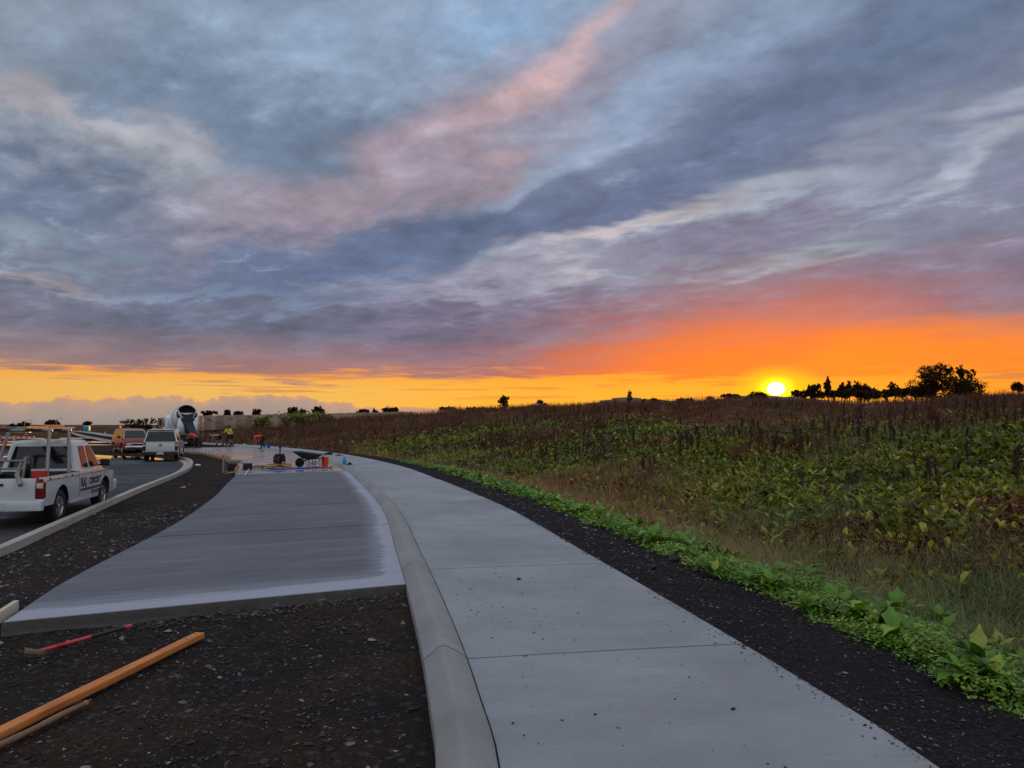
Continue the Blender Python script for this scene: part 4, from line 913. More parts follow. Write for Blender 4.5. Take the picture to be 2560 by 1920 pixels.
# ------------------------------------------------------------------ vehicles
m, b = new_mat('vehicle_white_paint'); n = noise(obc(), 3, 5, .6); n2 = noise(obc(), 18, 4, .6)
put(b, 'Base Color', mix(sstep(n, .4, .8, 0, .3), rgb(192, 200, 204), rgb(172, 176, 176))); put(b, 'Roughness', .26); put(b, 'Coat Weight', .6); put(b, 'Coat Roughness', .06); m_white = m
m_red = simple('maroon_paint', rgb(130, 22, 34), .35, coat=.2, scale=3); m_gold = simple('sand_body_colour', rgb(150, 120, 98), .45, coat=.1, scale=3)
m_glass = simple('tinted_glass', (.010, .011, .012, 1), .03, spec=.45, var=.02)
m_blk = simple('black_plastic', rgb(30, 30, 32), .55); m_tyre = simple('tyre_rubber', rgb(26, 25, 25), .85, var=.25)
m_alloy = simple('alloy', rgb(176, 178, 182), .3, .85); m_chrome = simple('chrome', rgb(200, 200, 204), .12, 1.0)
m_gal = simple('galvanised_tube', rgb(138, 134, 130), .5, .5, var=.3, scale=12); m_rlens = simple('red_lens', rgb(112, 12, 12), .2, coat=.3); m_clens = simple('clear_lens', rgb(190, 186, 180), .12, coat=.8)
m_olens = simple('amber_lens', rgb(200, 90, 20), .2); m_plate = simple('number_plate_white', rgb(188, 190, 186), .5); m_navy = simple('navy_sign_vinyl', rgb(28, 32, 52), .4); m_stripe = simple('maroon_stripe_vinyl', rgb(84, 40, 38), .4)
m_lit = simple('lit_red_lamp', rgb(220, 20, 10), .3, emit=(1, .05, .02, 1), es=3.0)
m_timber = simple('raw_timber', rgb(170, 140, 104), .8, var=.25, scale=20)
def wheel(name, parent, x, y, r, w, rim_mat, side, spokes=5):
    """y: outer face position, side +1 left, -1 right; modelled with axle along y"""
    M = frame((x, y, r)) @ Matrix.Rotation(R(90) * -side, 4, 'X')     # local z -> outward
    wp = MB(); wp.lathe([(r * .60, -w), (r * .90, -w), (r * .985, -w + .03), (r, -w + .06), (r, -.05), (r * .985, -.02), (r * .90, -.004), (r * .70, -.002), (r * .62, -.02)], 32, M)
    wo_ = wp.build(name, m_tyre, parent, smooth=50)
    rm = MB(); rm.lathe([(r * .62, -.02), (r * .60, -.012), (r * .57, -.03), (r * .55, -w * .8)], 32, M)
    rm.lathe([(.001, -.012), (r * .13, -.012), (r * .16, -.03), (r * .16, -.08)], 16, M)
    for k in range(spokes):
        a = 2 * math.pi * k / spokes; c, s_ = math.cos(a), math.sin(a)
        def P(rad, off, z): return (c * rad - s_ * off, s_ * rad + c * off, z)
        q = r * .10
        vs = [P(r * .12, -q, -.022), P(r * .12, q, -.022), P(r * .58, q * .8, -.014), P(r * .58, -q * .8, -.014), P(r * .12, -q, -.06), P(r * .12, q, -.06), P(r * .58, q * .8, -.05), P(r * .58, -q * .8, -.05)]
        rm.add(vs, [(0, 1, 2, 3), (7, 6, 5, 4), (0, 4, 5, 1), (1, 5, 6, 2), (2, 6, 7, 3), (3, 7, 4, 0)], M)
    rm.build('rim', rim_mat, wo_, smooth=30)
    dk = MB(); dk.lathe([(.001, -.11), (r * .56, -.11)], 24, M); dk.build('brake', m_blk, wo_)
    return wo_
def side_skin(mb, L0, L1, bot, top, hw, side, bulge=.05, nx=70, nz=9, taper=None):
    """outer body side between x=L0..L1, curved in section; returns outer edge ring"""
    V = []
    for i_ in range(nx + 1):
        x = L0 + (L1 - L0) * i_ / nx; zb, zt = bot(x), top(x)
        for j in range(nz + 1):
            z = zb + (zt - zb) * j / nz; y = hw(x) - bulge * ((z - .68) / .42) ** 2 * (1 if z > .68 else .55); V.append((x, side * y, z))
    o = len(mb.v); mb.v += V; k = nz + 1
    for i_ in range(nx):
        for j in range(nz):
            f = (o + i_ * k + j, o + (i_ + 1) * k + j, o + (i_ + 1) * k + j + 1, o + i_ * k + j + 1); mb.f.append(f if side < 0 else f[::-1])
def arch(xs, r, base, zc):
    def f(x):
        z = base(x) if callable(base) else base
        for xc in xs:
            if abs(x - xc) < r: z = max(z, zc + math.sqrt(r * r - (x - xc) ** 2))
        return z
    return f
def cab_body(parent, mat, glass, xr, xf, roof_r, roof_f, belt, rooftop, hw, hwr, doors, name='cab'):
    """greenhouse from belt to roof with tumblehome; glass let in proud. xr/xf: belt ends, roof_r/roof_f: roof ends"""
    c = MB(); n = 6
    def ring(t, zz_, e=0):
        x0 = xr + (roof_r - xr) * t; x1 = xf + (roof_f - xf) * t; y = hw + (hwr - hw) * t; cr = .07
        return [(x0 + e, -y + cr, zz_), (x0 + cr + e, -y, zz_), (x1 - cr - e, -y, zz_), (x1 - e, -y + cr, zz_), (x1 - e, y - cr, zz_), (x1 - cr - e, y, zz_), (x0 + cr + e, y, zz_), (x0 + e, y - cr, zz_)]
    H_ = rooftop - belt; rings = [ring(0, belt - .02), ring(.5, belt + H_ * .45), ring(.88, belt + H_ * .84)]
    def shr(rg, dxy, z): cx = sum(p[0] for p in rg) / 8; return [(cx + (p[0] - cx) * (1 - dxy), p[1] * (1 - dxy * 1.3), z) for p in rg]
    r1 = ring(1, belt + H_ * .93); rings += [r1, shr(r1, .05, belt + H_ * .975), shr(r1, .16, belt + H_ * .995), shr(r1, .5, rooftop + .01)]
    c.loft(rings); cb = c.build(name, mat, parent, smooth=40)
    def pane(nm, pts, push):
        g = MB(); g.v = [tuple(p) for p in pts]; n_ = len(pts); nv_ = Vector(push)
        g.v += [tuple(Vector(p) + nv_ * -3) for p in pts]; g.f = [tuple(range(n_)), tuple(range(2 * n_ - 1, n_ - 1, -1))] + [(i_, i_ + n_, (i_ + 1) % n_ + n_, (i_ + 1) % n_) for i_ in range(n_)]
        return g.build(nm, glass, cb, smooth=0)
    def yat(z): t = (z - belt) / (rooftop - belt); return hw + (hwr - hw) * min(1, t)
    def xrat(z): t = (z - belt) / (rooftop - belt); return xr + (roof_r - xr) * t
    def xfat(z): t = (z - belt) / (rooftop - belt); return xf + (roof_f - xf) * t
    zb, zt = belt + .05, belt + H_ * .80
    e = .006
    pane('rear_window', [(xrat(zb) - e, -yat(zb) + .13, zb), (xrat(zt) - e, -yat(zt) + .14, zt), (xrat(zt) - e, yat(zt) - .14, zt), (xrat(zb) - e, yat(zb) - .13, zb)], (-.004, 0, 0))
    pane('windscreen', [(xfat(zb) + e, yat(zb) - .10, zb), (xfat(zt) + e, yat(zt) - .12, zt), (xfat(zt) + e, -yat(zt) + .12, zt), (xfat(zb) + e, -yat(zb) + .10, zb)], (.004, 0, .002))
    for sd_ in (-1, 1):
        for (a0, a1, b0, b1) in doors:
            pane('side_window', [(a0, sd_ * (yat(zb) + e), zb), (a1, sd_ * (yat(zb) + e), zb), (b1, sd_ * (yat(zt) + e), zt), (b0, sd_ * (yat(zt) + e), zt)], (0, sd_ * .004, 0))
    return cb
FONT_OFF = []
def text(parent, s_, size, M, mat, name='lettering', wide=1.0):
    cu_ = bpy.data.curves.new(name, 'FONT'); cu_.body = s_; cu_.size = size; cu_.extrude = .0015; cu_.offset = size * .035; cu_.space_character = 1.05
    t = bpy.data.objects.new('tmp', cu_); dg_ = bpy.context.evaluated_depsgraph_get(); col.objects.link(t); dg_.update()
    me = bpy.data.meshes.new_from_object(t.evaluated_get(bpy.context.evaluated_depsgraph_get())); bpy.data.objects.remove(t)
    me.name = name; me.materials.clear(); me.materials.append(mat); me.transform(M @ Matrix.Diagonal((wide, 1, 1, 1)))
    o = bpy.data.objects.new(name, me); col.objects.link(o); o.parent = parent; return o
def ute(name, label, cat_, loc, rz, paint, canopy=False, wagon=False, rack=False, trade=False, Wd=1.70, Hd=1.70, Ln=5.0, wb=2.95, wr=.34, spare=None):
    """x forward, origin on the ground under the middle; right side is -y"""
    t = thing(name, label, cat_, loc, rz); hw0 = Wd / 2; xr = -Ln / 2; xf = Ln / 2; ax_r = -wb / 2 - .05; ax_f = wb / 2 - .05; belt = 1.02 if Hd < 1.75 else 1.08
    hw = lambda x: hw0 - .10 * max(0, (abs(x) - Ln * .40) / (Ln * .10)) ** 2 * (1 if x > 0 else .25) + .018 * (math.exp(-((x - ax_r) / .36) ** 2) + math.exp(-((x - ax_f) / .36) ** 2))
    cab_r = -.38 if not wagon else xr + .15; cab_f = 1.45
    top = lambda x: (belt - .04 if x < cab_r and not wagon else belt) if x < 1.2 else belt - .05 - .13 * ((x - 1.2) / (xf - 1.2)) ** 1.5
    basez = lambda x: .36 if x > ax_r + .4 else .42
    bot = arch([ax_r, ax_f], wr + .09, basez, wr + .02)
    bd = MB()
    for sd_ in (-1, 1): side_skin(bd, xr + .02, xf - .05, bot, top, hw, sd_)
    b_ = bd.build('body', paint, t, smooth=50); 
    # inner arch liners and floor
    il = MB(); il.box((0, 0, .44), (Ln - .5, Wd - .34, .12)); il.box((ax_r, 0, .46), (.2, Wd - .5, .2)); 
    for ax in (ax_r, ax_f):
        for sd_ in (-1, 1):
            il.loft([[(ax + (wr + .09) * math.cos(a), sd_ * (hw0 - .03), wr + .02 + (wr + .09) * math.sin(a)) for a in np.linspace(-.1, math.pi + .1, 14)], [(ax + (wr + .07) * math.cos(a), sd_ * (hw0 - .30), wr + .02 + (wr + .07) * math.sin(a)) for a in np.linspace(-.1, math.pi + .1, 14)]], closed=False, cap=False)
            il.box((ax, sd_ * (hw0 - .31), wr + .2), (2 * wr, .01, .5))
    il.build('underbody', m_blk, t, smooth=0)
    # bonnet, front
    hd = MB(); st = []
    for x in np.linspace(cab_f - .15, xf - .06, 8):
        y = hw(x) - .03; z = top(x); st.append([(x, -y, z - .01), (x, -y * .8, z + .035), (x, -y * .3, z + .055), (x, y * .3, z + .055), (x, y * .8, z + .035), (x, y, z - .01)])
    x = xf + .01; y = hw(xf) - .03; st.append([(x, -y, .62), (x, -y * .8, .62), (x, -y * .3, .62), (x, y * .3, .62), (x, y * .8, .62), (x, y, .62)])
    hd.loft(st, closed=False, cap=False); hd.build('bonnet', paint, t, smooth=50)
    fb = MB(); fb.box((xf + .03, 0, .50), (.22, Wd - .06, .26)); fb.build('front_bumper', m_chrome if spare else paint, t, bevel=.05)
    gr = MB(); gr.box((xf + .012, 0, .735), (.05, .72, .16)); gr.build('grille', m_blk, t, bevel=.012)
    for sd_ in (-1, 1):
        hl = MB(); hl.box((xf - .01, sd_ * (hw0 - .27), .735), (.09, .34, .15)); hl.build('headlight', m_clens, t, bevel=.02)
        mi = MB(); mi.box((.98, sd_ * (hw0 + .12), belt + .12), (.10, .20, .17)); mi.box((.98, sd_ * (hw0 + .01), belt + .06), (.05, .12, .04)); mi.build('wing_mirror', m_blk, t, bevel=.03)
        for xd in ((.30, .0) if not wagon else (.3,)):
            pass
        for xd in (-.28, .58):
            dh = MB(); dh.box((xd, sd_ * (hw0 - .012), belt - .14), (.13, .03, .03)); dh.build('door_handle', m_blk if not trade else paint, t, bevel=.008)
        gl = MB()
        for xd in (-.42, .50, 1.36):                                     # shut lines
            zs_ = [.45, .6, .8, belt - .03]; gl.tube([(xd, sd_ * (hw(xd) - .05 * ((z - .68) / .42) ** 2 * (1 if z > .68 else .55) + .001), z) for z in zs_], .005, 4)
        gl.tube([(x_, sd_ * (hw(x_) - .012), belt - .10) for x_ in np.linspace(-2.3, 2.2, 16)], .006, 4); gl.build('shut_line', m_blk, b_, smooth=0)
        ss = MB(); ss.box((0.02, sd_ * (hw0 - .06), .37), (1.9, .10, .08)); ss.build('sill', paint, t, bevel=.02)
    # tail
    tg_ = MB(); tz0 = .52; tg_.box((xr + .045, 0, (tz0 + belt - .04) / 2), (.07, Wd - (.36 if not spare else .3), belt - .04 - tz0)); tg_.build('tailgate', paint, t, bevel=.018)
    rb = MB(); rb.box((xr - .02, 0, .44), (.16, Wd - .04, .20)); rb.build('rear_bumper', paint if trade else m_blk, t, bevel=.03)
    gp_ = MB(); gp_.box((xr + .0, 0, belt - .16), (.03, .20, .05)); gp_.build('tailgate_handle', m_blk, t, bevel=.008)
    pl = MB(); pl.box((xr - .105, 0 if not trade else -.0, .45), (.012, .36, .125)); plo = pl.build('number_plate', m_plate, t)
    for sd_ in (-1, 1):
        tl = MB(); h = .34; tl.box((xr + .06, sd_ * (hw0 - .095), belt - .10 - h / 2), (.12, .165, h)); tlo = tl.build('tail_light', m_rlens, t, bevel=.03)
        t2 = MB(); t2.box((xr - .001, sd_ * (hw0 - .095), belt - .19), (.012, .12, .10)); t2.build('reversing_lens', m_clens, tlo, bevel=.004)
        cr_ = MB(); cr_.box((xr + .045, sd_ * (hw0 - .10), .50), (.08, .16, .14)); cr_.build('rear_corner', paint, t, bevel=.02)
    # cabin
    hwr = hw0 - .20
    if wagon: cab_body(t, paint, m_glass, xr + .12, cab_f, xr + .35, .72, belt, Hd, hw0 - .05, hwr, [(-2.1, -.9, -1.9, -.85), (-.75, .02, -.72, 0), (.10, 1.12, .08, .62)])
    else: cab_body(t, paint, m_glass, cab_r, cab_f, cab_r + .16, .68, belt, Hd, hw0 - .05, hwr, [(-.10, .30, -.07, .29), (.44, 1.14, .43, .68)])
    if canopy:
        c = MB(); z0 = belt - .03; x1 = cab_r - .03; y0 = hw0 - .05
        c.loft([[(xr + .04, -y0, z0), (x1, -y0, z0), (x1, y0, z0), (xr + .04, y0, z0)], [(xr + .30, -y0 + .17, Hd - .10), (x1, -y0 + .16, Hd - .08), (x1, y0 - .16, Hd - .08), (xr + .30, y0 - .17, Hd - .10)], [(xr + .36, -y0 + .24, Hd - .015), (x1, -y0 + .24, Hd + .01), (x1, y0 - .24, Hd + .01), (xr + .36, y0 - .24, Hd - .015)]])
        co = c.build('canopy', paint, t, bevel=.03); g = MB()
        def rw(zz_, k): tt = (zz_ - z0) / (Hd - .10 - z0); return (xr + .04 + .26 * tt - .012, k * (y0 - .06 - .17 * tt), zz_)
        pts = [rw(z0 + .05, -1), rw(Hd - .15, -1), rw(Hd - .15, 1), rw(z0 + .05, 1)]; g.v = pts + [(p[0] + .02, p[1], p[2]) for p in pts]; g.f = [(0, 1, 2, 3), (7, 6, 5, 4), (0, 4, 5, 1), (1, 5, 6, 2), (2, 6, 7, 3), (3, 7, 4, 0)]; g.build('rear_window', m_glass, co, smooth=0)
        for sd_ in (-1, 1):
            g = MB(); pts = [(x1 - .12, sd_ * (y0 - .02), z0 + .10), (xr + .32, sd_ * (y0 - .02), z0 + .10), (xr + .50, sd_ * (y0 - .135), Hd - .2), (x1 - .14, sd_ * (y0 - .135), Hd - .2)]
            g.v = pts + [(p[0], p[1] - sd_ * .03, p[2]) for p in pts]; g.f = [(0, 1, 2, 3), (7, 6, 5, 4), (0, 4, 5, 1), (1, 5, 6, 2), (2, 6, 7, 3), (3, 7, 4, 0)]; g.build('side_window', m_glass, co, smooth=0)
        sp2 = MB(); sp2.box((xr + .30, 0, Hd - .03), (.22, Wd - .42, .03)); sp2.build('spoiler', paint, co, bevel=.01); br = MB(); br.box((xr + .19, 0, Hd - .05), (.02, .3, .02)); br.build('brake_light', m_rlens, co)
        rr_ = MB()
        for sd_ in (-1, 1): rr_.tube([(xr + .7, sd_ * .5, Hd + .05), (x1, sd_ * .5, Hd + .06), (.55, sd_ * .5, Hd + .05)], .018, 6)
        rr_.build('roof_rail', m_alloy, t)
    elif not wagon:
        tb = MB(); x0 = xr + .09; x1 = cab_r - .02; tb.box(((x0 + x1) / 2, 0, .60), (x1 - x0, Wd - .2, .04)); tb.box((x1, 0, .80), (.03, Wd - .2, .42))
        for sd_ in (-1, 1): tb.box(((x0 + x1) / 2, sd_ * (hw0 - .10), .80), (x1 - x0, .03, .40))
        tb.build('tray', m_blk, t, bevel=.004)
        for sd_ in (-1, 1):
            rl = MB(); rl.box(((x0 + x1) / 2, sd_ * (hw0 - .09), belt - .045), (x1 - x0 + .06, .10, .035)); rl.build('bed_rail', paint, t, bevel=.012)
            hk = MB()
            for q in range(4): hk.tube([(x0 + .25 + q * .43, sd_ * (hw0 - .035), belt - .05), (x0 + .22 + q * .43, sd_ * (hw0 + .0), belt - .085)], .014, 6)
            hk.build('tie_hook', m_blk, t)
    for ax, sd_ in ((ax_r, -1), (ax_r, 1), (ax_f, -1), (ax_f, 1)): wheel('wheel', t, ax, sd_ * (hw0 - .02), wr, .22, m_alloy, sd_, 5 if not canopy else 6)
    ex = MB(); ex.tube([(xr + .1, hw0 - .4, .30), (xr + .5, hw0 - .4, .32), (-.5, .2, .34)], .03, 8); ex.box((xr - .08, 0, .30), (.3, .07, .07)); ex.build('towbar', m_blk, t)
    return t, belt
# white trade ute at the left edge
h1 = math.atan2(2.90, -.62)
p0 = (-10.68, 17.7)
t, belt = ute('trade_ute', 'white double-cab trade ute with a timber-laden rack and navy door lettering, nearest vehicle', 'ute', (p0[0], p0[1], -.30), h1, m_white, trade=True, Ln=4.95)
ute1 = t; hw0 = .85
# ladder rack over the tray
rk_ = MB(); yr = .66
for x_, lean in ((-2.02, .42), (-.72, .25)):
    for sd_ in (-1, 1):
        rk_.tube([(x_, sd_ * .72, .98), (x_ + lean * .5, sd_ * .66, 1.5), (x_ + lean, sd_ * .60, 1.93)], .038, 8)
    rk_.tube([(x_ + lean, -.66, 1.93), (x_ + lean, .66, 1.93)], .032, 8)
rk_.build('ladder_rack', m_gal, ute1)
pf = MB()
for sd_ in (-.42, .42): pf.tube([(-2.15, sd_, .62), (-2.2, sd_, 1.1), (-2.12, sd_, 1.45), (-2.02, sd_, 1.47), (-1.95, sd_, 1.1)], .03, 7)
for z_ in (1.22, 1.38): pf.tube([(-2.17, -.42, z_), (-2.17, .42, z_)], .022, 7)
# door lettering as it stands in the picture
Mt = lambda x_, z_: Matrix.Translation((x_, -(hw0 + .004), z_)) @ Matrix.Rotation(R(90), 4, 'X')
text(ute1, 'N.A.J', .27, Mt(-.34, .655), m_navy, 'sign_lettering', .62); text(ute1, 'CONCRETE', .20, Mt(.22, .675), m_navy, 'sign_lettering', .86); text(ute1, '021 636 2361', .105, Mt(.42, .44), m_navy, 'sign_lettering', 1.05)
sb = MB(); sb.add([(-.36, -(hw0 + .006), .55), (1.16, -(hw0 + .006), .55), (1.16, -(hw0 + .006), .60), (-.36, -(hw0 + .006), .60), (-.36, -(hw0 - .02), .55), (1.16, -(hw0 - .02), .55), (1.16, -(hw0 - .02), .60), (-.36, -(hw0 - .02), .60)], [(0, 1, 2, 3), (7, 6, 5, 4), (0, 4, 5, 1), (1, 5, 6, 2), (2, 6, 7, 3), (3, 7, 4, 0)]); sb.build('sign_stripe', m_stripe, ute1)
Mw = Matrix.Translation(Vector((p0[0], p0[1], -.30))) @ Matrix.Rotation(h1, 4, 'Z')
# cargo: separate things that lie in or on the ute
tbm = simple('weathered_board', rgb(150, 92, 52), .7, var=.3, scale=14)
for k, (y_, z_, w_, L_, mm, lb) in enumerate([(-.30, 2.03, .30, 1.15, tbm, 'orange-brown board lying on top of the grey plank on the trade ute ladder rack'), (-.30, 1.98, .34, 2.4, m_timber, 'long grey timber plank lying on the ladder rack of the trade ute'), (.25, 1.99, .22, 2.6, m_gal, 'pale long straightedge on the ladder rack of the trade ute')]):
    mb = MB(); mb.box((0, 0, 0), (L_, w_, .04)); o = mb.build('plank', mm, bevel=.006); o.location = Mw @ Vector((-.85, y_, z_)); o.rotation_euler = (0, 0, h1); tag(o, lb, 'plank')
def worldtube(name, pts, r, mat, label, cat_, n=8, extra=None):
    c = Mw @ Vector(pts[0]); mb = MB(); mb.tube([Mw @ Vector(p) - c for p in pts], r, n)
    if extra: extra(mb, c)
    o = mb.build(name, mat); o.location = c; return tag(o, label, cat_)
worldtube('handle_pole', [(-2.62, -.46, .86), (-2.38, -.30, 1.05), (-1.55, -.10, 1.30)], .045, m_gal, 'thick grey pole sticking out over the tailgate of the trade ute by its tail light', 'pole')
worldtube('handle_pole', [(-2.62, .72, .86), (-2.2, .50, 1.08), (-1.5, .25, 1.34)], .045, m_gal, 'thick grey pole sticking out over the tailgate at the left edge of the photo', 'pole')
fr_ = thing('barrow_frame', 'grey tubular barrow frame standing upright in the tray of the trade ute', 'frame', Mw @ Vector((-2.05, .1, .66)), h1)
for sd_ in (-.42, .42): mb = MB(); mb.tube([(-.05, sd_, 0), (-.08, sd_, .35), (0, sd_, .72), (.10, sd_, .74), (.22, sd_, .35)], .032, 8); mb.build('side_hoop', m_gal, fr_)
mb = MB()
for z_ in (.50, .66): mb.tube([(-.06, -.42, z_), (-.06, .42, z_)], .022, 7)
mb.build('cross_bar', m_gal, fr_)
def wheelthing(loc, r, w, rzz, label, group=None, mat=None):
    t = thing('spare_wheel', label, 'wheel', loc, rzz, group); mb = MB(); M = Matrix.Rotation(R(90), 4, 'X'); mb.lathe([(r * .6, -w / 2), (r * .85, -w / 2), (r, -w * .25), (r, w * .25), (r * .85, w / 2), (r * .6, w / 2)], 24, M); mb.build('tyre', mat or m_tyre, t)
    mb = MB(); mb.lathe([(.001, -w * .3), (r * .62, -w * .3), (r * .62, w * .3), (.001, w * .3)], 18, M); mb.build('rim', m_gal, t); return t
wheelthing(Mw @ Vector((-1.72, -.22, 1.16)), .25, .12, h1 + .5, 'dark rubber wheel standing up in the tray of the trade ute')
mb = MB(); mb.lathe([(.001, 0), (.13, 0), (.15, .3), (.155, .3), (.155, .32)], 18); o = mb.build('bucket', simple('red_bucket_plastic', rgb(196, 54, 50), .5)); o.location = Mw @ Vector((-2.12, -.62, .79)); tag(o, 'red bucket in the rear right corner of the trade ute tray', 'bucket')
mb = MB(); mb.box((0, 0, 0), (.5, .9, .30)); o = mb.build('tool_crate', simple('maroon_crate', rgb(92, 30, 34), .6), bevel=.03); o.location = Mw @ Vector((-1.9, .2, .78)); o.rotation_euler = (0, 0, h1); tag(o, 'dark maroon crate low in the tray of the trade ute', 'crate')
# white canopy ute
q = gp(400, 1153, -.30); h2 = R(109)
t, _ = ute('canopy_ute', 'white ute with a white canopy parked tail-on at the bend of the road', 'ute', (q[0] + 2.5 * math.cos(h2), q[1] + 2.5 * math.sin(h2), -.30), h2, m_white, canopy=True, Wd=1.86, Hd=1.80, Ln=5.0, wb=3.0, wr=.37)
for x_, z_ in ((-.05, .80),):
    mb = MB(); M = Matrix.Translation((-2.5 - .002, 0, .84)) @ Matrix.Rotation(R(-90), 4, 'Y')
    for a in (90, 210, 330): mb.add([(0, 0, 0), (.045 * math.cos(R(a - 30)), .045 * math.sin(R(a - 30)), 0), (.08 * math.cos(R(a)), .08 * math.sin(R(a)), 0), (.045 * math.cos(R(a + 30)), .045 * math.sin(R(a + 30)), 0)], [(0, 1, 2, 3)], M)
    mb.build('emblem', m_chrome, t, smooth=0)
# maroon four-wheel drive facing the camera
q = gp(346, 1137, -.30); h3 = R(-52); t, _ = ute('four_wheel_drive', 'maroon and sand four-wheel drive wagon parked facing the camera behind the canopy ute', 'car', (q[0] - 2.25 * math.cos(h3), q[1] - 2.25 * math.sin(h3), -.30), h3, m_red, wagon=True, Wd=1.75, Hd=1.78, Ln=4.5, wb=2.7, wr=.38, spare=True)
for ch in t.children:
    if ch.name.startswith(('sill', 'cab')): ch.data.materials[0] = m_gold  # cab and sills take a sand colour instead of maroon
bb = MB(); bb.tube([(2.42, -.55, .62), (2.46, -.5, .78), (2.46, .5, .78), (2.42, .55, .62)], .03, 8); bb.build('bull_bar', m_chrome, t)
# small silver car far along the road
q = gp(50, 1086, -.35); c = thing('far_car', 'small silver car parked far off at the left beyond the trade ute', 'car', (q[0], q[1], -.3), R(10))
mb = MB(); mb.loft([[(-2.1, y * 1.0, .35), (-2.1, y, .85), (-1.6, y, .95), (1.2, y, .92), (2.0, y, .75), (2.1, y, .35)] for y in (-.82, .82)]); mb.build('body', m_white, c, bevel=.06)
mb = MB(); mb.loft([[(-1.6, -.75, .93), (1.1, -.75, .93), (1.1, .75, .93), (-1.6, .75, .93)], [(-1.3, -.6, 1.4), (.3, -.6, 1.42), (.3, .6, 1.42), (-1.3, .6, 1.4)]]); mb.build('cabin', m_glass, c, bevel=.05)
for x_ in (-1.3, 1.3):
    for sd_ in (-1, 1): wheel('wheel', c, x_, sd_ * .84, .31, .18, m_alloy, sd_)
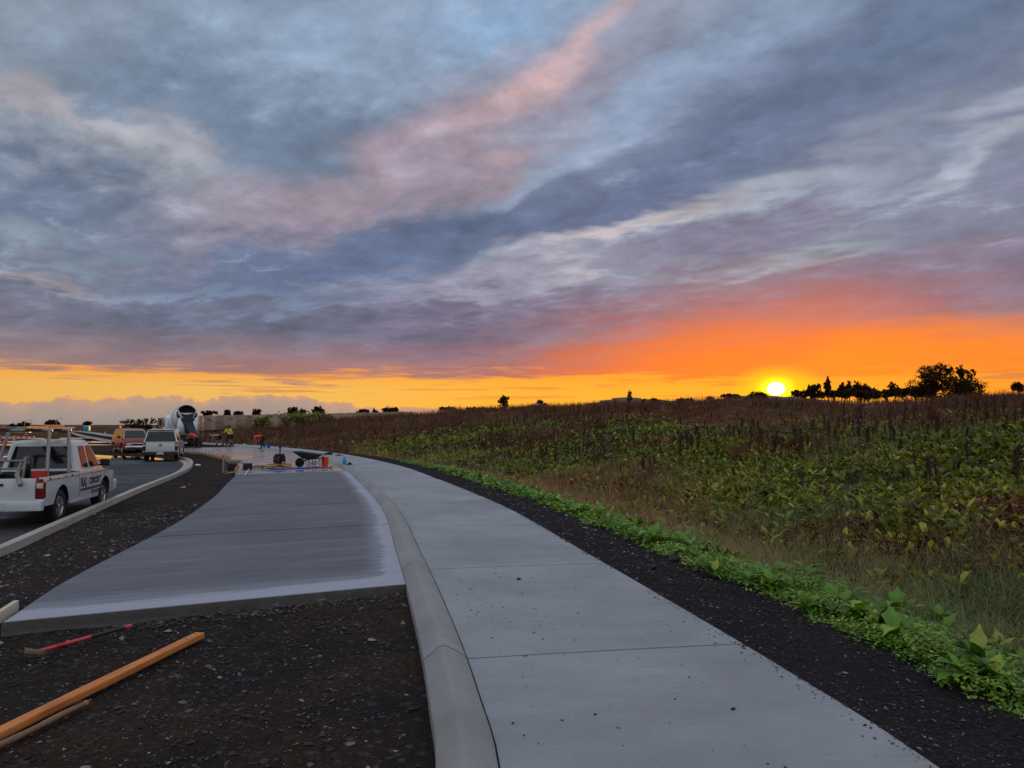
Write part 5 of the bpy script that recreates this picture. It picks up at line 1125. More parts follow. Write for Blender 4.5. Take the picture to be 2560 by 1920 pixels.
# concrete mixer trucks
m_drum = simple('mixer_drum_white', rgb(222, 228, 232), .7, var=.14, scale=1.5, spec=.25); m_cem = simple('caked_cement', rgb(52, 54, 62), .9, var=.4, scale=8); m_truckred = simple('truck_red', rgb(120, 50, 40), .5)
def mixer(name, label, loc, rz, sc_=1.0, dark=False):
    """x forward; rear with hopper and chute at -x"""
    t = thing(name, label, 'mixer truck', loc, rz); t.scale = (sc_,) * 3
    ch = MB()
    for sd_ in (-.42, .42): ch.box((0, sd_, .95), (7.6, .12, .26))
    for x_ in (-3.4, -1.2, 1.0, 3.0): ch.box((x_, 0, .95), (.14, .8, .2))
    ch.box((-3.72, 0, .62), (.12, 2.3, .16)); ch.build('chassis', m_blk, t)
    for x_ in (-2.9, -1.6, 3.0):
        for sd_ in (-1, 1): wheel('wheel', t, x_, sd_ * 1.22, .50, .30 if x_ > 0 else .5, m_alloy, sd_, 8)
    for x_ in (-2.25,):
        for sd_ in (-1, 1): mg = MB(); mg.loft([[(x_ - 1.25, sd_ * .7, .75), (x_ - 1.2, sd_ * .7, 1.12), (x_ + 1.2, sd_ * .7, 1.12), (x_ + 1.25, sd_ * .7, .75)], [(x_ - 1.25, sd_ * 1.24, .75), (x_ - 1.2, sd_ * 1.24, 1.12), (x_ + 1.2, sd_ * 1.24, 1.12), (x_ + 1.25, sd_ * 1.24, .75)]], closed=False, cap=False); mg.build('mudguard', m_blk, t, solid=.02)
    cb = MB(); cb.loft([[(2.15, y, .75), (2.15, y * .97, 2.75), (2.4, y * .95, 2.9), (3.75, y * .95, 2.88), (3.98, y * .97, 1.9), (4.05, y, .75)] for y in (-1.2, 1.2)]); cbo = cb.build('cab', m_drum, t, bevel=.06)
    for nm, pts in (('windscreen', [(4.03, -1.05, 1.75), (4.03, 1.05, 1.75), (3.82, 1.0, 2.7), (3.82, -1.0, 2.7)]),):
        g = MB(); g.v = pts + [(p[0] - .1, p[1], p[2]) for p in pts]; g.f = [(0, 1, 2, 3), (7, 6, 5, 4), (0, 4, 5, 1), (1, 5, 6, 2), (2, 6, 7, 3), (3, 7, 4, 0)]; g.build(nm, m_glass, cbo, smooth=0)
    for sd_ in (-1, 1):
        g = MB(); g.box((3.15, sd_ * 1.19, 2.22), (1.0, .03, .75)); g.build('side_window', m_glass, cbo, bevel=.01)
        mi = MB(); mi.box((3.9, sd_ * 1.42, 2.2), (.1, .18, .5)); mi.tube([(3.85, sd_ * 1.2, 2.5), (3.9, sd_ * 1.42, 2.45)], .02, 6); mi.build('wing_mirror', m_blk, cbo)
    # drum, tilted up to the rear
    A_ = Vector((1.55, 0, 1.75)); B_ = Vector((-3.05, 0, 2.95)); ax = (B_ - A_); Ld = ax.length; Q = ax.to_track_quat('Z', 'Y').to_matrix().to_4x4(); M = Matrix.Translation(A_) @ Q
    dr = MB(); dr.lathe([(.02, 0), (.75, .05), (.95, .35), (1.20, 1.5), (1.22, 2.3), (1.06, 3.5), (.90, 4.35), (.82, Ld), (.77, Ld), (.72, Ld - .5), (.50, Ld - 1.2), (.01, Ld - 1.25)], 40, M); dro = dr.build('drum', m_drum, t, smooth=40)
    rg = MB(); rg.lathe([(1.035, 3.45), (1.09, 3.45), (1.09, 3.6), (1.0, 3.6)], 40, M); rg.build('roller_ring', m_gal, dro)
    st = MB()
    for a0 in (0, 2.09, 4.19):                                        # painted red swirls
        rows = []
        for k in range(13):
            u = .9 + k * .17; rad = float(np.interp(u, [.35, 1.5, 2.3, 3.5], [.95, 1.2, 1.22, 1.02])) + .004; a = a0 + k * .16; rows.append([(rad * math.cos(a + d_), rad * math.sin(a + d_), u) for d_ in (0, .05, .10, .15, .2)])
        st.loft(rows, closed=False, cap=False, M=M)
    st.build('drum_stripe', m_truckred, dro)
    # drum mouth lined with dried concrete
    mo = MB(); mo.lathe([(.835, Ld - .02), (.84, Ld + .04), (.76, Ld + .04), (.71, Ld - .48), (.02, Ld - 1.15)], 32, M); mo.build('drum_mouth', m_blk, dro)
    hp_ = MB()                                                        # hopper: two cheek plates under the mouth
    for sd_ in (-1, 1): hp_.loft([[(-3.2, sd_ * .25, 2.15), (-3.0, sd_ * .72, 2.95), (-3.25, sd_ * .80, 3.35), (-3.75, sd_ * .62, 3.05), (-3.75, sd_ * .22, 2.15)], [(-3.2, sd_ * .21, 2.15), (-3.0, sd_ * .66, 2.95), (-3.25, sd_ * .74, 3.32), (-3.75, sd_ * .56, 3.02), (-3.75, sd_ * .18, 2.15)]])
    hp_.loft([[(-3.76, -.62, 3.05), (-3.76, -.2, 2.2), (-3.76, .2, 2.2), (-3.76, .62, 3.05)], [(-3.80, -.62, 3.05), (-3.80, -.2, 2.2), (-3.80, .2, 2.2), (-3.80, .62, 3.05)]])
    hp_.build('hopper', m_drum, t, smooth=0)
    gd = MB(); gd.loft([[(-3.70, y, 1.15), (-3.78, y * .8, 2.6)] for y in (-.95, -.5, 0, .5, .95)], closed=False, cap=False); gd.build('rear_guard', m_drum, t, solid=.04)
    for sd_ in (-.9, .9):
        pd = MB(); pd.tube([(-3.3, sd_ * .8, 1.05), (-3.3, sd_ * .7, 2.3)], .07, 6, sq=True); pd.tube([(-2.5, sd_ * .8, 1.05), (-3.3, sd_ * .7, 2.2)], .05, 6); pd.build('drum_pedestal', m_gal, t)
    # chute
    cs = MB(); rows = []
    for k in range(9):
        u = k / 8; c = Vector((-3.75 - 1.35 * u, -.05 - .62 * u ** 1.5, 2.35 - 1.75 * u)); w_ = .36 - .08 * u; rows.append([(c.x + .12 * math.sin(a) ** 2 * 0, c.y - w_ * math.cos(a), c.z + w_ * .55 * (1 - math.sin(a)) - .1) for a in np.linspace(0, math.pi, 9)])
    cs.loft(rows, closed=False, cap=False); cs.build('chute', m_cem, t, solid=-.03, smooth=50)
    if dark:
        dk = MB(); rr_ = random.Random(5)
        out = [(-.10, 2.95), (-.55, 3.05), (-.40, 2.7), (-.62, 2.42), (-.30, 2.40), (-.42, 2.0), (-.18, 2.1), (-.25, 1.5), (-.02, 1.25), (.22, 1.3), (.28, 1.9), (.42, 2.25), (.60, 2.5), (.40, 2.65), (.55, 3.0), (.12, 2.9)]
        dk.v = [(-3.835, y, z_) for y, z_ in out] + [(-3.80, y, z_) for y, z_ in out]; n_ = len(out); dk.f = [tuple(range(n_)), tuple(range(2 * n_ - 1, n_ - 1, -1))] + [(i_, i_ + n_, (i_ + 1) % n_ + n_, (i_ + 1) % n_) for i_ in range(n_)]; dk.build('cement_spill', m_cem, t, smooth=0)
    ld = MB()
    for y_ in (-1.22, -.86): ld.tube([(-3.80, y_, .75), (-3.72, y_, 2.85)], .028, 6)
    for k in range(7): ld.tube([(-3.80 + .01 * k, -1.22, .95 + k * .28), (-3.80 + .01 * k, -.86, .95 + k * .28)], .02, 6)
    ld.build('ladder', m_gal, t)
    wt = MB(); wt.lathe([(.001, -.9), (.3, -.85), (.32, 0), (.3, .85), (.001, .9)], 20, Matrix.Translation((1.85, 0, 2.35)) @ Matrix.Rotation(R(90), 4, 'X')); wt.build('water_tank', m_drum, t)
    for sd_ in (-1, 1):
        lp_ = MB(); lp_.ball((-3.81, sd_ * .98, .72), .10, n=12, sq=(.5, 1, 1)); lp_.build('tail_lamp', m_lit if (dark and sd_ < 0) else m_rlens, t); mf = MB(); mf.box((-3.6, sd_ * 1.0, .45), (.02, .5, .45)); mf.build('mud_flap', m_blk, t)
    return t
q = gp(468, 1121, -.28); h4 = R(120); mixer('mixer_truck', 'white concrete mixer truck backed up to the fresh slab with its dark-caked chute down', (q[0] + 3.8 * math.cos(h4), q[1] + 3.8 * math.sin(h4), -.28), h4, 1.0, True)
q = gp(128, 1079, -.3); mixer('mixer_truck', 'second concrete mixer truck seen side-on far away above the trade ute', (q[0], 150, -.3), R(188), 1.0)
# teal site toilet
q = dp(217, 1077, 128); q = dp(217, 1077, 205); t = thing('site_toilet', 'teal portable site toilet standing by the far road', 'toilet', (q[0], 205, -.3)); t.scale = (.6, .6, .8); m_teal = simple('teal_plastic', rgb(20, 130, 140), .45)
mb = MB(); mb.box((0, 0, 1.05), (2.2, 2.0, 2.0)); mb.build('cabin', m_teal, t, bevel=.05); mb = MB(); mb.prism([(-1.15, 2.05), (-.9, 2.3), (.9, 2.3), (1.15, 2.05)], -1.05, 1.05); mb.build('roof', simple('pale_roof_plastic', rgb(200, 210, 210), .5), t, bevel=.03); mb = MB(); mb.box((0, -1.02, 1.0), (.8, .05, 1.75)); mb.build('door', m_teal, t, bevel=.01)
# ------------------------------------------------------------------ people
m_skin = simple('skin', rgb(150, 104, 80), .6, var=.08); m_hair = simple('dark_hair', rgb(30, 24, 22), .8); m_boot = simple('work_boot', rgb(28, 24, 24), .7)
m_org = simple('orange_hi_vis', rgb(226, 62, 20), .7, var=.1); m_yel = simple('yellow_hi_vis', rgb(196, 226, 30), .7, var=.1); m_dkcl = simple('dark_work_cloth', rgb(34, 34, 42), .85); m_grycl = simple('grey_shirt_cloth', rgb(140, 142, 156), .85)
def skin_mesh(name, pts, edges, radii, mat, parent, root=0, lv=1):
    me = bpy.data.meshes.new(name); me.from_pydata(pts, edges, []); o = bpy.data.objects.new(name, me); col.objects.link(o)
    sk = o.modifiers.new('s', 'SKIN'); sk.use_smooth_shade = True; sk.branch_smoothing = .4
    for v, r_ in zip(me.skin_vertices[0].data, radii): v.radius = (r_, r_) if not isinstance(r_, tuple) else r_
    me.skin_vertices[0].data[root].use_root = True
    sb_ = o.modifiers.new('u', 'SUBSURF'); sb_.levels = lv; sb_.render_levels = lv
    dg_ = bpy.context.evaluated_depsgraph_get(); dg_.update(); m2 = bpy.data.meshes.new_from_object(o.evaluated_get(dg_)); bpy.data.objects.remove(o)
    m2.name = name; m2.materials.clear(); m2.materials.append(mat); m2.polygons.foreach_set('use_smooth', [True] * len(m2.polygons))
    o = bpy.data.objects.new(name, m2); col.objects.link(o); o.parent = parent; return o
def person(label, loc, rz, lean, knee, arms, top, vest=True, hat=None, headdrop=.2, legs=m_dkcl, stride=.12, shorts=False):
    """faces +x. lean: torso pitch in degrees from upright; arms: two (shoulder pitch, elbow bend) measured from hanging"""
    t = thing('person', label, 'person', loc, rz)
    hipz = .90 - .30 * knee; pel = Vector((0, 0, hipz)); L = R(lean); ud = Vector((math.sin(L), 0, math.cos(L))); fd = Vector((math.cos(L), 0, -math.sin(L)))
    bel = pel + ud * .16; che = pel + ud * .40; nk = pel + ud * .55; hd_ = (ud * (1 - headdrop) + fd * headdrop).normalized(); h0 = nk + hd_ * .08; h1_ = nk + hd_ * .17; h2_ = nk + hd_ * .25
    P = [pel, bel, che, nk, h0, h1_, h2_, h1_ + fd * .10]; E_ = [(0, 1), (1, 2), (2, 3), (3, 4), (4, 5), (5, 6), (5, 7)]; Rr = [.13, .12, (.15, .12), .055, .065, (.085, .078), .05, .022]
    cl_p, cl_e, cl_r = [pel + ud * .0, bel, che, nk - ud * .02], [(0, 1), (1, 2), (2, 3)], [.155, .145, (.185, .15), .075]
    le_p, le_e, le_r = [pel + Vector((0, 0, .03))], [], [.15]; boots = []
    for sd_, (sp_a, eb) in ((-1, arms[0]), (1, arms[1])):
        sh = che + ud * .09 + Vector((0, sd_ * .19, 0)); a = R(sp_a); el = sh + Vector((math.sin(a), sd_ * .03, -math.cos(a))) * .29; a2 = R(sp_a + eb); wr = el + Vector((math.sin(a2), -sd_ * .02, -math.cos(a2))) * .25; dr_ = (wr - el).normalized(); pa = wr + dr_ * .07
        k = len(P); P += [sh, el, wr, pa]; E_ += [(2, k), (k, k + 1), (k + 1, k + 2), (k + 2, k + 3)]; Rr += [.06, .042, .028, .035]
        sw = Vector((0, sd_, 0)); 
        for f in range(4): P.append(pa + dr_ * (.07 - .008 * abs(f - 1.4)) + dr_.cross(sw) * .02 * 1 + dr_.cross(Vector((1, 0, 0))) * (.018 * (f - 1.5))); E_.append((k + 3, len(P) - 1)); Rr.append(.009)
        P.append(wr + dr_ * .06 + Vector((dr_.z, 0, -dr_.x)) * -.05); E_.append((k + 2, len(P) - 1)); Rr.append(.011)
        q = len(cl_p); cl_p += [sh, el + (sh - el) * (.0 if not shorts else .35)]; cl_e += [(2, q), (q, q + 1)]; cl_r += [.078, .056]
        hp = pel + Vector((0, sd_ * .10, -.05)); off = stride * sd_; kn = Vector((.10 + .18 * knee + off * .6, sd_ * .13, .48 - .05 * knee)); an = Vector((off, sd_ * .14, .09)); to = an + Vector((.17, sd_ * .02, -.05))
        k = len(P); P += [hp, kn, an, to]; E_ += [(0, k), (k, k + 1), (k + 1, k + 2), (k + 2, k + 3)]; Rr += [.09, .058, .040, .035]
        q = len(le_p); le_p += [hp, kn] + ([] if shorts else [an + Vector((0, 0, .06))]); le_e += [(0, q), (q, q + 1)] + ([] if shorts else [(q + 1, q + 2)]); le_r += [.11, .082] + ([] if shorts else [.062])
        boots.append((an, to))
    body = skin_mesh('body', P, E_, Rr, m_skin, t)
    skin_mesh('shirt' if not vest else 'vest', cl_p, cl_e, cl_r, top, t); skin_mesh('trousers' if not shorts else 'shorts', le_p, le_e, le_r, legs, t)
    for an, to in boots:
        mb = MB(); mb.tube([an + Vector((0, 0, .12)), an + Vector((-.01, 0, -.02)), an + Vector((.02, 0, -.055))], [.055, .06, .055], 10); mb.tube([an + Vector((-.07, 0, -.05)), an + Vector((.08, 0, -.045)), an + Vector((.20, 0, -.06))], [.045, .05, .032], 10); mb.build('boot', m_boot, t, smooth=60)
    hr = MB(); c = h1_ + hd_ * .045 - fd * .018; hr.ball(c, .098, n=14, m_=9, sq=(1.0, .92, .95)); hr.build('hair' if hat is None else 'cap', hat or m_hair, t, smooth=60)
    return t
q = gp(493, 1120, 0); person('person in an orange hi-vis top bending beside the mixer truck chute', (q[0], q[1], 0), R(176), 55, .45, ((35, 30), (50, 20)), m_org)
q = gp(554, 1114, 0); person('person in a grey shirt bent far over a screed on the fresh slab', (q[0], q[1] - .4, 0), R(184), 82, .30, ((10, 15), (5, 10)), m_grycl, vest=False, shorts=True, hat=simple('tan_cap', rgb(170, 130, 96), .8), stride=.22)
q = gp(566, 1113, 0); person('person in a yellow hi-vis vest, left one of the standing pair', (q[0], q[1] + .6, 0), R(160), 22, .12, ((45, 40), (30, 55)), m_yel)
q = gp(579, 1114, 0); person('person in a yellow hi-vis vest, right one of the standing pair', (q[0], q[1], 0), R(205), 14, .05, ((35, 45), (48, 35)), m_yel, shorts=True)
q = gp(657, 1122, 0); person('person in an orange hi-vis top bending down to the fresh concrete edge', (q[0], q[1], 0), R(178), 84, .10, ((2, 6), (8, 6)), m_org, headdrop=.1, stride=.05)
# ------------------------------------------------------------------ plant and hand tools around the joint of the slabs
m_ply = simple('yellow_guard_paint', rgb(176, 120, 30), .5, var=.25); m_iron = simple('oily_iron', rgb(34, 28, 26), .55, .3, var=.3); m_oak = simple('weathered_handle_wood', rgb(128, 96, 70), .75, var=.35, scale=18)
q = gp(691, 1172, 0); t = thing('power_trowel', 'black power trowel with a yellow guard ring standing where the fresh slab begins', 'power trowel', (q[0], q[1] + .35, 0.0), R(4))
mb = MB(); n = 36
for z_, r_ in ((.05, .50), (.16, .47)): mb.tube([(r_ * math.cos(2 * math.pi * k / n), r_ * math.sin(2 * math.pi * k / n), z_) for k in range(n + 1)], .022, 6)
for k in range(8): a = 2 * math.pi * k / 8; mb.tube([(.50 * math.cos(a), .50 * math.sin(a), .05), (.47 * math.cos(a), .47 * math.sin(a), .16), (.12 * math.cos(a), .12 * math.sin(a), .20)], .012, 5)
mb.build('guard_ring', m_ply, t)
for k in range(4):
    a = R(45 + 90 * k); mb = MB(); mb.box((.26, 0, .02), (.36, .15, .012)); mb.tube([(.05, 0, .08), (.42, 0, .05)], .018, 6); o = mb.build('trowel_blade', m_iron, t); o.rotation_euler = (R(6), 0, a)
mb = MB(); mb.box((0, 0, .20), (.22, .26, .12)); mb.lathe([(.10, .10), (.12, .2), (.08, .3)], 14); mb.build('gearbox', m_iron, t, bevel=.02)
mb = MB(); mb.box((-.13, 0, .36), (.16, .26, .26)); mb.box((.12, .02, .38), (.20, .24, .22)); mb.box((.02, 0, .52), (.34, .26, .12)); mb.tube([(.12, -.1, .46), (.26, -.12, .36), (.24, -.12, .2)], .025, 6); mb.tube([(-.2, .1, .55), (-.2, .1, .2)], .02, 6); e_o = mb.build('engine', m_iron, t, bevel=.018)
mb = MB(); mb.lathe([(.001, 0), (.09, .01), (.10, .08), (.001, .09)], 14, Matrix.Translation((-.05, -.14, .38)) @ Matrix.Rotation(R(90), 4, 'X')); mb.build('recoil_starter', m_blk, e_o)
mb = MB(); mb.tube([(.02, 0, .55), (.03, 0, .74), (.03, 0, .88)], .028, 8); mb.box((.03, 0, .86), (.09, .07, .10)); mb.build('handle_post', m_iron, t, bevel=.008)
mb = MB(); mb.tube([(-.42, .0, .985), (.46, 0, .985)], .02, 8); mb.tube([(-.34, 0, .975), (.03, 0, .88), (.40, 0, .975)], .014, 6); mb.build('handlebar', m_iron, t)
# wheelbarrow, side on, handles to the right
q = gp(776, 1168, 0); t = thing('wheelbarrow', 'dark wheelbarrow standing side-on across the slab joint, handles to the right', 'wheelbarrow', (q[0], q[1], 0), R(-6))
mb = MB(); M = Matrix.Translation((-.46, 0, .19)) @ Matrix.Rotation(R(90), 4, 'X'); mb.lathe([(.10, -.035), (.15, -.05), (.185, -.035), (.19, 0), (.185, .035), (.15, .05), (.10, .035)], 24, M); w_o = mb.build('wheel', m_tyre, t, smooth=60)
mb = MB(); mb.lathe([(.001, -.03), (.11, -.03), (.11, .03), (.001, .03)], 16, M); mb.tube([(-.46, -.14, .19), (-.46, .14, .19)], .012, 6); mb.build('rim', m_iron, w_o)
def ring(x0, x1, y, z0, z1): return [(x0, -y, z0), (x0 + .06, -y - .0, z0), (x1 - .06, -y, z1), (x1, -y + .05, z1), (x1, y - .05, z1), (x1 - .06, y, z1), (x0 + .06, y, z0), (x0, y, z0)]
mb = MB(); mb.loft([ring(-.26, .22, .15, .34, .33), ring(-.42, .30, .24, .47, .42), ring(-.66, .44, .33, .66, .53), ring(-.70, .47, .345, .665, .535), ring(-.63, .42, .31, .655, .525), ring(-.24, .20, .13, .37, .36)], cap=True); mb.build('tray', simple('barrow_tray_steel', rgb(52, 54, 58), .5, .4, var=.3), t, smooth=30)
mb = MB()
for sd_ in (-1, 1): mb.tube([(-.62, sd_ * .07, .17), (-.46, sd_ * .10, .20), (-.1, sd_ * .18, .32), (.35, sd_ * .26, .36), (.55, sd_ * .28, .52), (.80, sd_ * .29, .60)], .017, 8)
mb.tube([(-.62, -.07, .17), (-.62, .07, .17)], .017, 8); mb.build('frame', m_iron, t)
for sd_ in (-1, 1):
    mb = MB(); mb.tube([(.0, sd_ * .20, .33), (.02, sd_ * .24, .01), (.32, sd_ * .26, .01), (.30, sd_ * .25, .35)], .014, 7); mb.tube([(.02, sd_ * .235, .10), (.31, sd_ * .25, .24)], .009, 6); mb.tube([(.01, sd_ * .235, .24), (.32, sd_ * .25, .10)], .009, 6); mb.tube([(-.2, sd_ * .18, .31), (-.02, sd_ * .22, .02)], .010, 6); mb.build('leg', m_iron, t)
    mb = MB(); mb.tube([(.74, sd_ * .289, .58), (.92, sd_ * .295, .62)], .024, 8); mb.build('handle_grip', m_blk, t)
def lathe_thing(name, prof, mat, loc, label, cat_, n=24, parts=()):
    t = thing(name, label, cat_, loc); mb = MB(); mb.lathe(prof, n); mb.build('shell', mat, t, smooth=50)
    for nm, fn, mm in parts: k_ = MB(); fn(k_); k_.build(nm, mm, t, smooth=50)
    return t
def bail(r_, z_): return lambda k_: k_.tube([(r_ * math.cos(a), -.015 - .3 * r_ * math.sin(a), z_ - r_ * .55 * math.sin(a)) for a in np.linspace(0, math.pi, 12)], .004, 5)
q = gp(813, 1166, 0); lathe_thing('pail', [(.001, 0), (.13, 0), (.132, .01), (.150, .34), (.162, .345), (.162, .365), (.158, .37), (.158, .385), (.15, .385), (.142, .34), (.125, .02), (.001, .02)], simple('bright_orange_plastic', rgb(236, 62, 16), .4), (q[0], q[1] - .05, .012), 'bright orange-red builder pail beside the wheelbarrow handles', 'pail', parts=(('bail_handle', bail(.16, .33), m_chrome),))
q = gp(814, 1170, 0); mb = MB(); mb.loft([[(x_, -.22, z_), (x_, .24, z_)] for x_, z_ in ((-.28, .05), (-.2, .006), (.18, .006), (.30, .07))], closed=False, cap=False); o = mb.build('float_board', simple('dark_float_board', rgb(60, 54, 54), .7), solid=.012, smooth=0); o.location = (q[0], q[1] - .05, 0.0); tag(o, 'dark curled float board lying under the orange pail', 'float board')
q = gp(861, 1164, 0); m_blu = simple('blue_bottle_plastic', rgb(30, 130, 200), .15, var=.05); t = thing('bottle', 'blue drink bottle with a dark cap standing on the footpath', 'bottle', (q[0], q[1], 0)); mb = MB(); mb.lathe([(.001, 0), (.085, 0), (.09, .02), (.09, .10), (.083, .12), (.09, .14), (.09, .24), (.05, .285), (.032, .30), (.032, .315)], 22); mb.build('shell', m_blu, t, smooth=50); mb = MB(); mb.lathe([(.034, .315), (.036, .35), (.001, .352)], 16); mb.build('cap', m_navy, t)
def blobthing(name, px, py, sx, sy, sz, mat, label, cat_, seed=1, z=0.0):
    q = gp(px, py, z); bm_ = MB(); bm_.ball((0, 0, 0), 1, n=18, m_=12); me_r = random.Random(seed); ph = [me_r.uniform(0, 6) for _ in range(4)]
    bm_.v = [(x * sx * (1 + .25 * math.sin(3 * math.atan2(y, x) + ph[0]) + .12 * math.sin(7 * math.atan2(y, x) + ph[1])), y * sy * (1 + .2 * math.sin(2 * math.atan2(y, x) + ph[2])), max(0.0, z_ + .35) * sz * (.7 + .3 * math.sin(6 * x + ph[3]))) for x, y, z_ in bm_.v]
    o = bm_.build(name, mat, smooth=60); o.location = (q[0], q[1], z); return tag(o, label, cat_)
m_cloth = simple('black_cloth', rgb(20, 20, 24), .9); t = thing('hat', 'black brimmed hat lying beside the blue bottle', 'hat', (*gp(874, 1162, 0)[:2], 0)); mb = MB(); mb.lathe([(.155, .004), (.15, .014), (.085, .022), (.075, .085), (.05, .10), (.001, .10)], 20); mb.build('crown', m_cloth, t, smooth=60)
blobthing('gloves', 846, 1139, .19, .13, .07, m_cloth, 'pair of black work gloves dropped on the footpath beyond the pail', 'gloves', 4); blobthing('jacket', 825, 1137, .17, .14, .12, m_cloth, 'crumpled black jacket lying behind the barrow handles', 'jacket', 6)
def rod(name, a, b_, r_, mat, label, cat_, z0=0.0, z1=None, n=8, sq=False, extra=()):
    A0 = Vector(a); B0 = Vector(b_); t = thing(name, label, cat_, A0) if extra else None; mb = MB(); mb.tube([(0, 0, 0), B0 - A0], r_, n, sq=sq)
    if not extra: o = mb.build(name, mat, bevel=0); o.location = A0; return tag(o, label, cat_)
    mb.build('shaft', mat, t)
    for nm, f0, f1, rr_, mm in extra: k_ = MB(); k_.tube([(B0 - A0) * f0, (B0 - A0) * f1], rr_, n); k_.build(nm, mm, t)
    return t
G = lambda px, py, z=0.0, dz=0.0: Vector(gp(px, py, z)) + Vector((0, 0, dz))
rod('screed_pole', G(655, 1177, 0, .025), G(796, 1169.5, 0, .025), .028, simple('blue_pole_paint', rgb(30, 84, 190), .35), 'long blue pole lying along the slab joint in front of the power trowel', 'pole', extra=(('pole_end', -.01, .12, .030, simple('mint_pole_end', rgb(90, 170, 150), .4)),))
rod('marker_pole', G(612, 1190, 0, .03), G(627, 1169, 0, .03), .026, simple('white_pole_paint', rgb(206, 206, 212), .4), 'white pole with a red end lying at the left corner of the slab joint', 'pole', extra=(('red_end', .55, 1.01, .028, simple('red_pole_paint', rgb(190, 60, 60), .4)),))
rod('wooden_stake', G(557.5, 1186, -.2), Vector(gp(557.5, 1186, -.2)) + Vector((0.0, 0, .76)), .026, m_timber, 'upright wooden stake with an orange-painted top beside the slab joint', 'stake', n=4, extra=(('painted_top', .84, 1.01, .03, m_org),))
rod('timber_batten', G(560, 1187, -.18, .03), G(612, 1179, -.12, .05), .03, m_timber, 'pale batten lying from the foot of the stake towards the slab corner', 'batten', n=4)
blobthing('green_rag', 551, 1190, .16, .2, .07, simple('green_cloth', rgb(16, 96, 78), .8), 'green rag on the gravel at the foot of the wooden stake', 'rag', 9, z=-.2)
rod('broom_pole', G(681, 1118, 0, .02), Vector(dp(693, 1087, 60)), .016, m_timber, 'thin pale broom handle leaning up behind the power trowel', 'broom handle')
q = gp(612, 1174, 0); mb = MB(); mb.box((0, 0, .12), (.40, .30, .24)); o = mb.build('tool_box', simple('black_box_plastic', rgb(14, 12, 14), .6), bevel=.012); o.location = (q[0], q[1] + .15, 0); tag(o, 'black rectangular tool box at the left end of the slab joint', 'tool box')
q = gp(598, 1176, 0); mb = MB(); mb.box((0, 0, .13), (.05, .30, .26)); o = mb.build('white_board', simple('white_board_paint', rgb(200, 196, 200), .6), bevel=.006); o.location = (q[0], q[1] + .2, -.02); tag(o, 'small white board standing just left of the black tool box', 'board')
mb = MB(); q = gp(641, 1172, 0); rr_ = random.Random(3); mb.tube([(.25 * math.cos(a * .9) * (1 + .2 * math.sin(a * .7)) + .01 * a, .20 * math.sin(a * .9), .02 + .006 * a) for a in np.linspace(0, 19, 60)], .013, 6); mb.tube([(.2, .1, .02), (.5, 0, .02), (.75, .15, .015)], .013, 6); o = mb.build('hose_coil', m_blk, smooth=60); o.location = (q[0], q[1], 0); tag(o, 'black hose lying coiled between the tool box and the power trowel', 'hose')
# tubular-framed generator on the gravel by the stake
q = gp(580, 1180, -.15); t = thing('generator', 'small tubular-framed generator on the gravel between the stake and the tool box', 'generator', (q[0], q[1] + .2, -.15), R(8)); mb = MB()
for y_ in (-.2, .2): mb.tube([(-.30, y_, .01), (-.32, y_, .40), (-.26, y_, .46), (.26, y_, .46), (.32, y_, .40), (.30, y_, .01), (-.30, y_, .01)], .015, 7)
for x_ in (-.30, .30):
    for z_ in (.02, .42): mb.tube([(x_, -.2, z_), (x_, .2, z_)], .013, 6)
mb.build('frame', m_gal, t); mb = MB(); mb.box((-.08, 0, .18), (.30, .30, .28)); mb.build('engine', m_iron, t, bevel=.03); mb = MB(); mb.box((.0, 0, .39), (.44, .30, .10)); mb.build('fuel_tank', m_gal, t, bevel=.03); mb = MB(); mb.box((.18, 0, .17), (.18, .26, .22)); mb.build('alternator', simple('dull_red_metal', rgb(120, 60, 60), .5), t, bevel=.02)
q = gp(588, 1164, 0); t = thing('yellow_jack', 'small yellow hand winch on the edge of the fresh slab', 'winch', (q[0], q[1], 0)); mb = MB(); mb.tube([(-.12, 0, .0), (-.02, 0, .26), (.05, 0, .10), (.13, 0, .02)], .018, 6); mb.tube([(-.02, 0, .26), (.02, .02, .32)], .012, 6); mb.box((0, 0, .015), (.3, .12, .03)); mb.build('frame', simple('yellow_tool_paint', rgb(214, 150, 20), .45), t); mb = MB(); mb.lathe([(.001, -.05), (.05, -.05), (.05, .05), (.001, .05)], 14, Matrix.Translation((.04, 0, .10)) @ Matrix.Rotation(R(90), 4, 'X')); mb.build('drum', simple('yellow_tool_paint', rgb(214, 150, 20), .45), t)
q = gp(671, 1120, 0); lathe_thing('bucket', [(.001, 0), (.12, 0), (.15, .29), (.158, .30), (.14, .30), (.11, .02), (.001, .02)], simple('blue_bucket_plastic', rgb(30, 84, 180), .4), (q[0], q[1], 0), 'blue bucket behind the feet of the orange-topped worker', 'bucket', parts=(('bail_handle', bail(.15, .28), m_chrome),))
q = gp(611, 1117, 0); lathe_thing('paint_tin', [(.001, 0), (.10, 0), (.10, .22), (.09, .24), (.001, .24)], simple('white_tin', rgb(190, 190, 190), .4), (q[0], q[1], 0), 'small white tin on the footpath behind the fresh slab', 'tin', parts=(('lid', lambda k_: k_.lathe([(.001, .245), (.06, .25), (.06, .27), (.001, .27)], 12), m_blk),))
q = gp(626, 1117, 0); lathe_thing('yellow_tin', [(.001, 0), (.07, 0), (.07, .15), (.001, .16)], simple('yellow_tin_paint', rgb(190, 190, 60), .4), (q[0], q[1], 0), 'little yellow tin to the right of the white one on the footpath', 'tin', parts=(('lid', lambda k_: k_.lathe([(.001, .16), (.05, .165), (.001, .17)], 12), m_blk),))
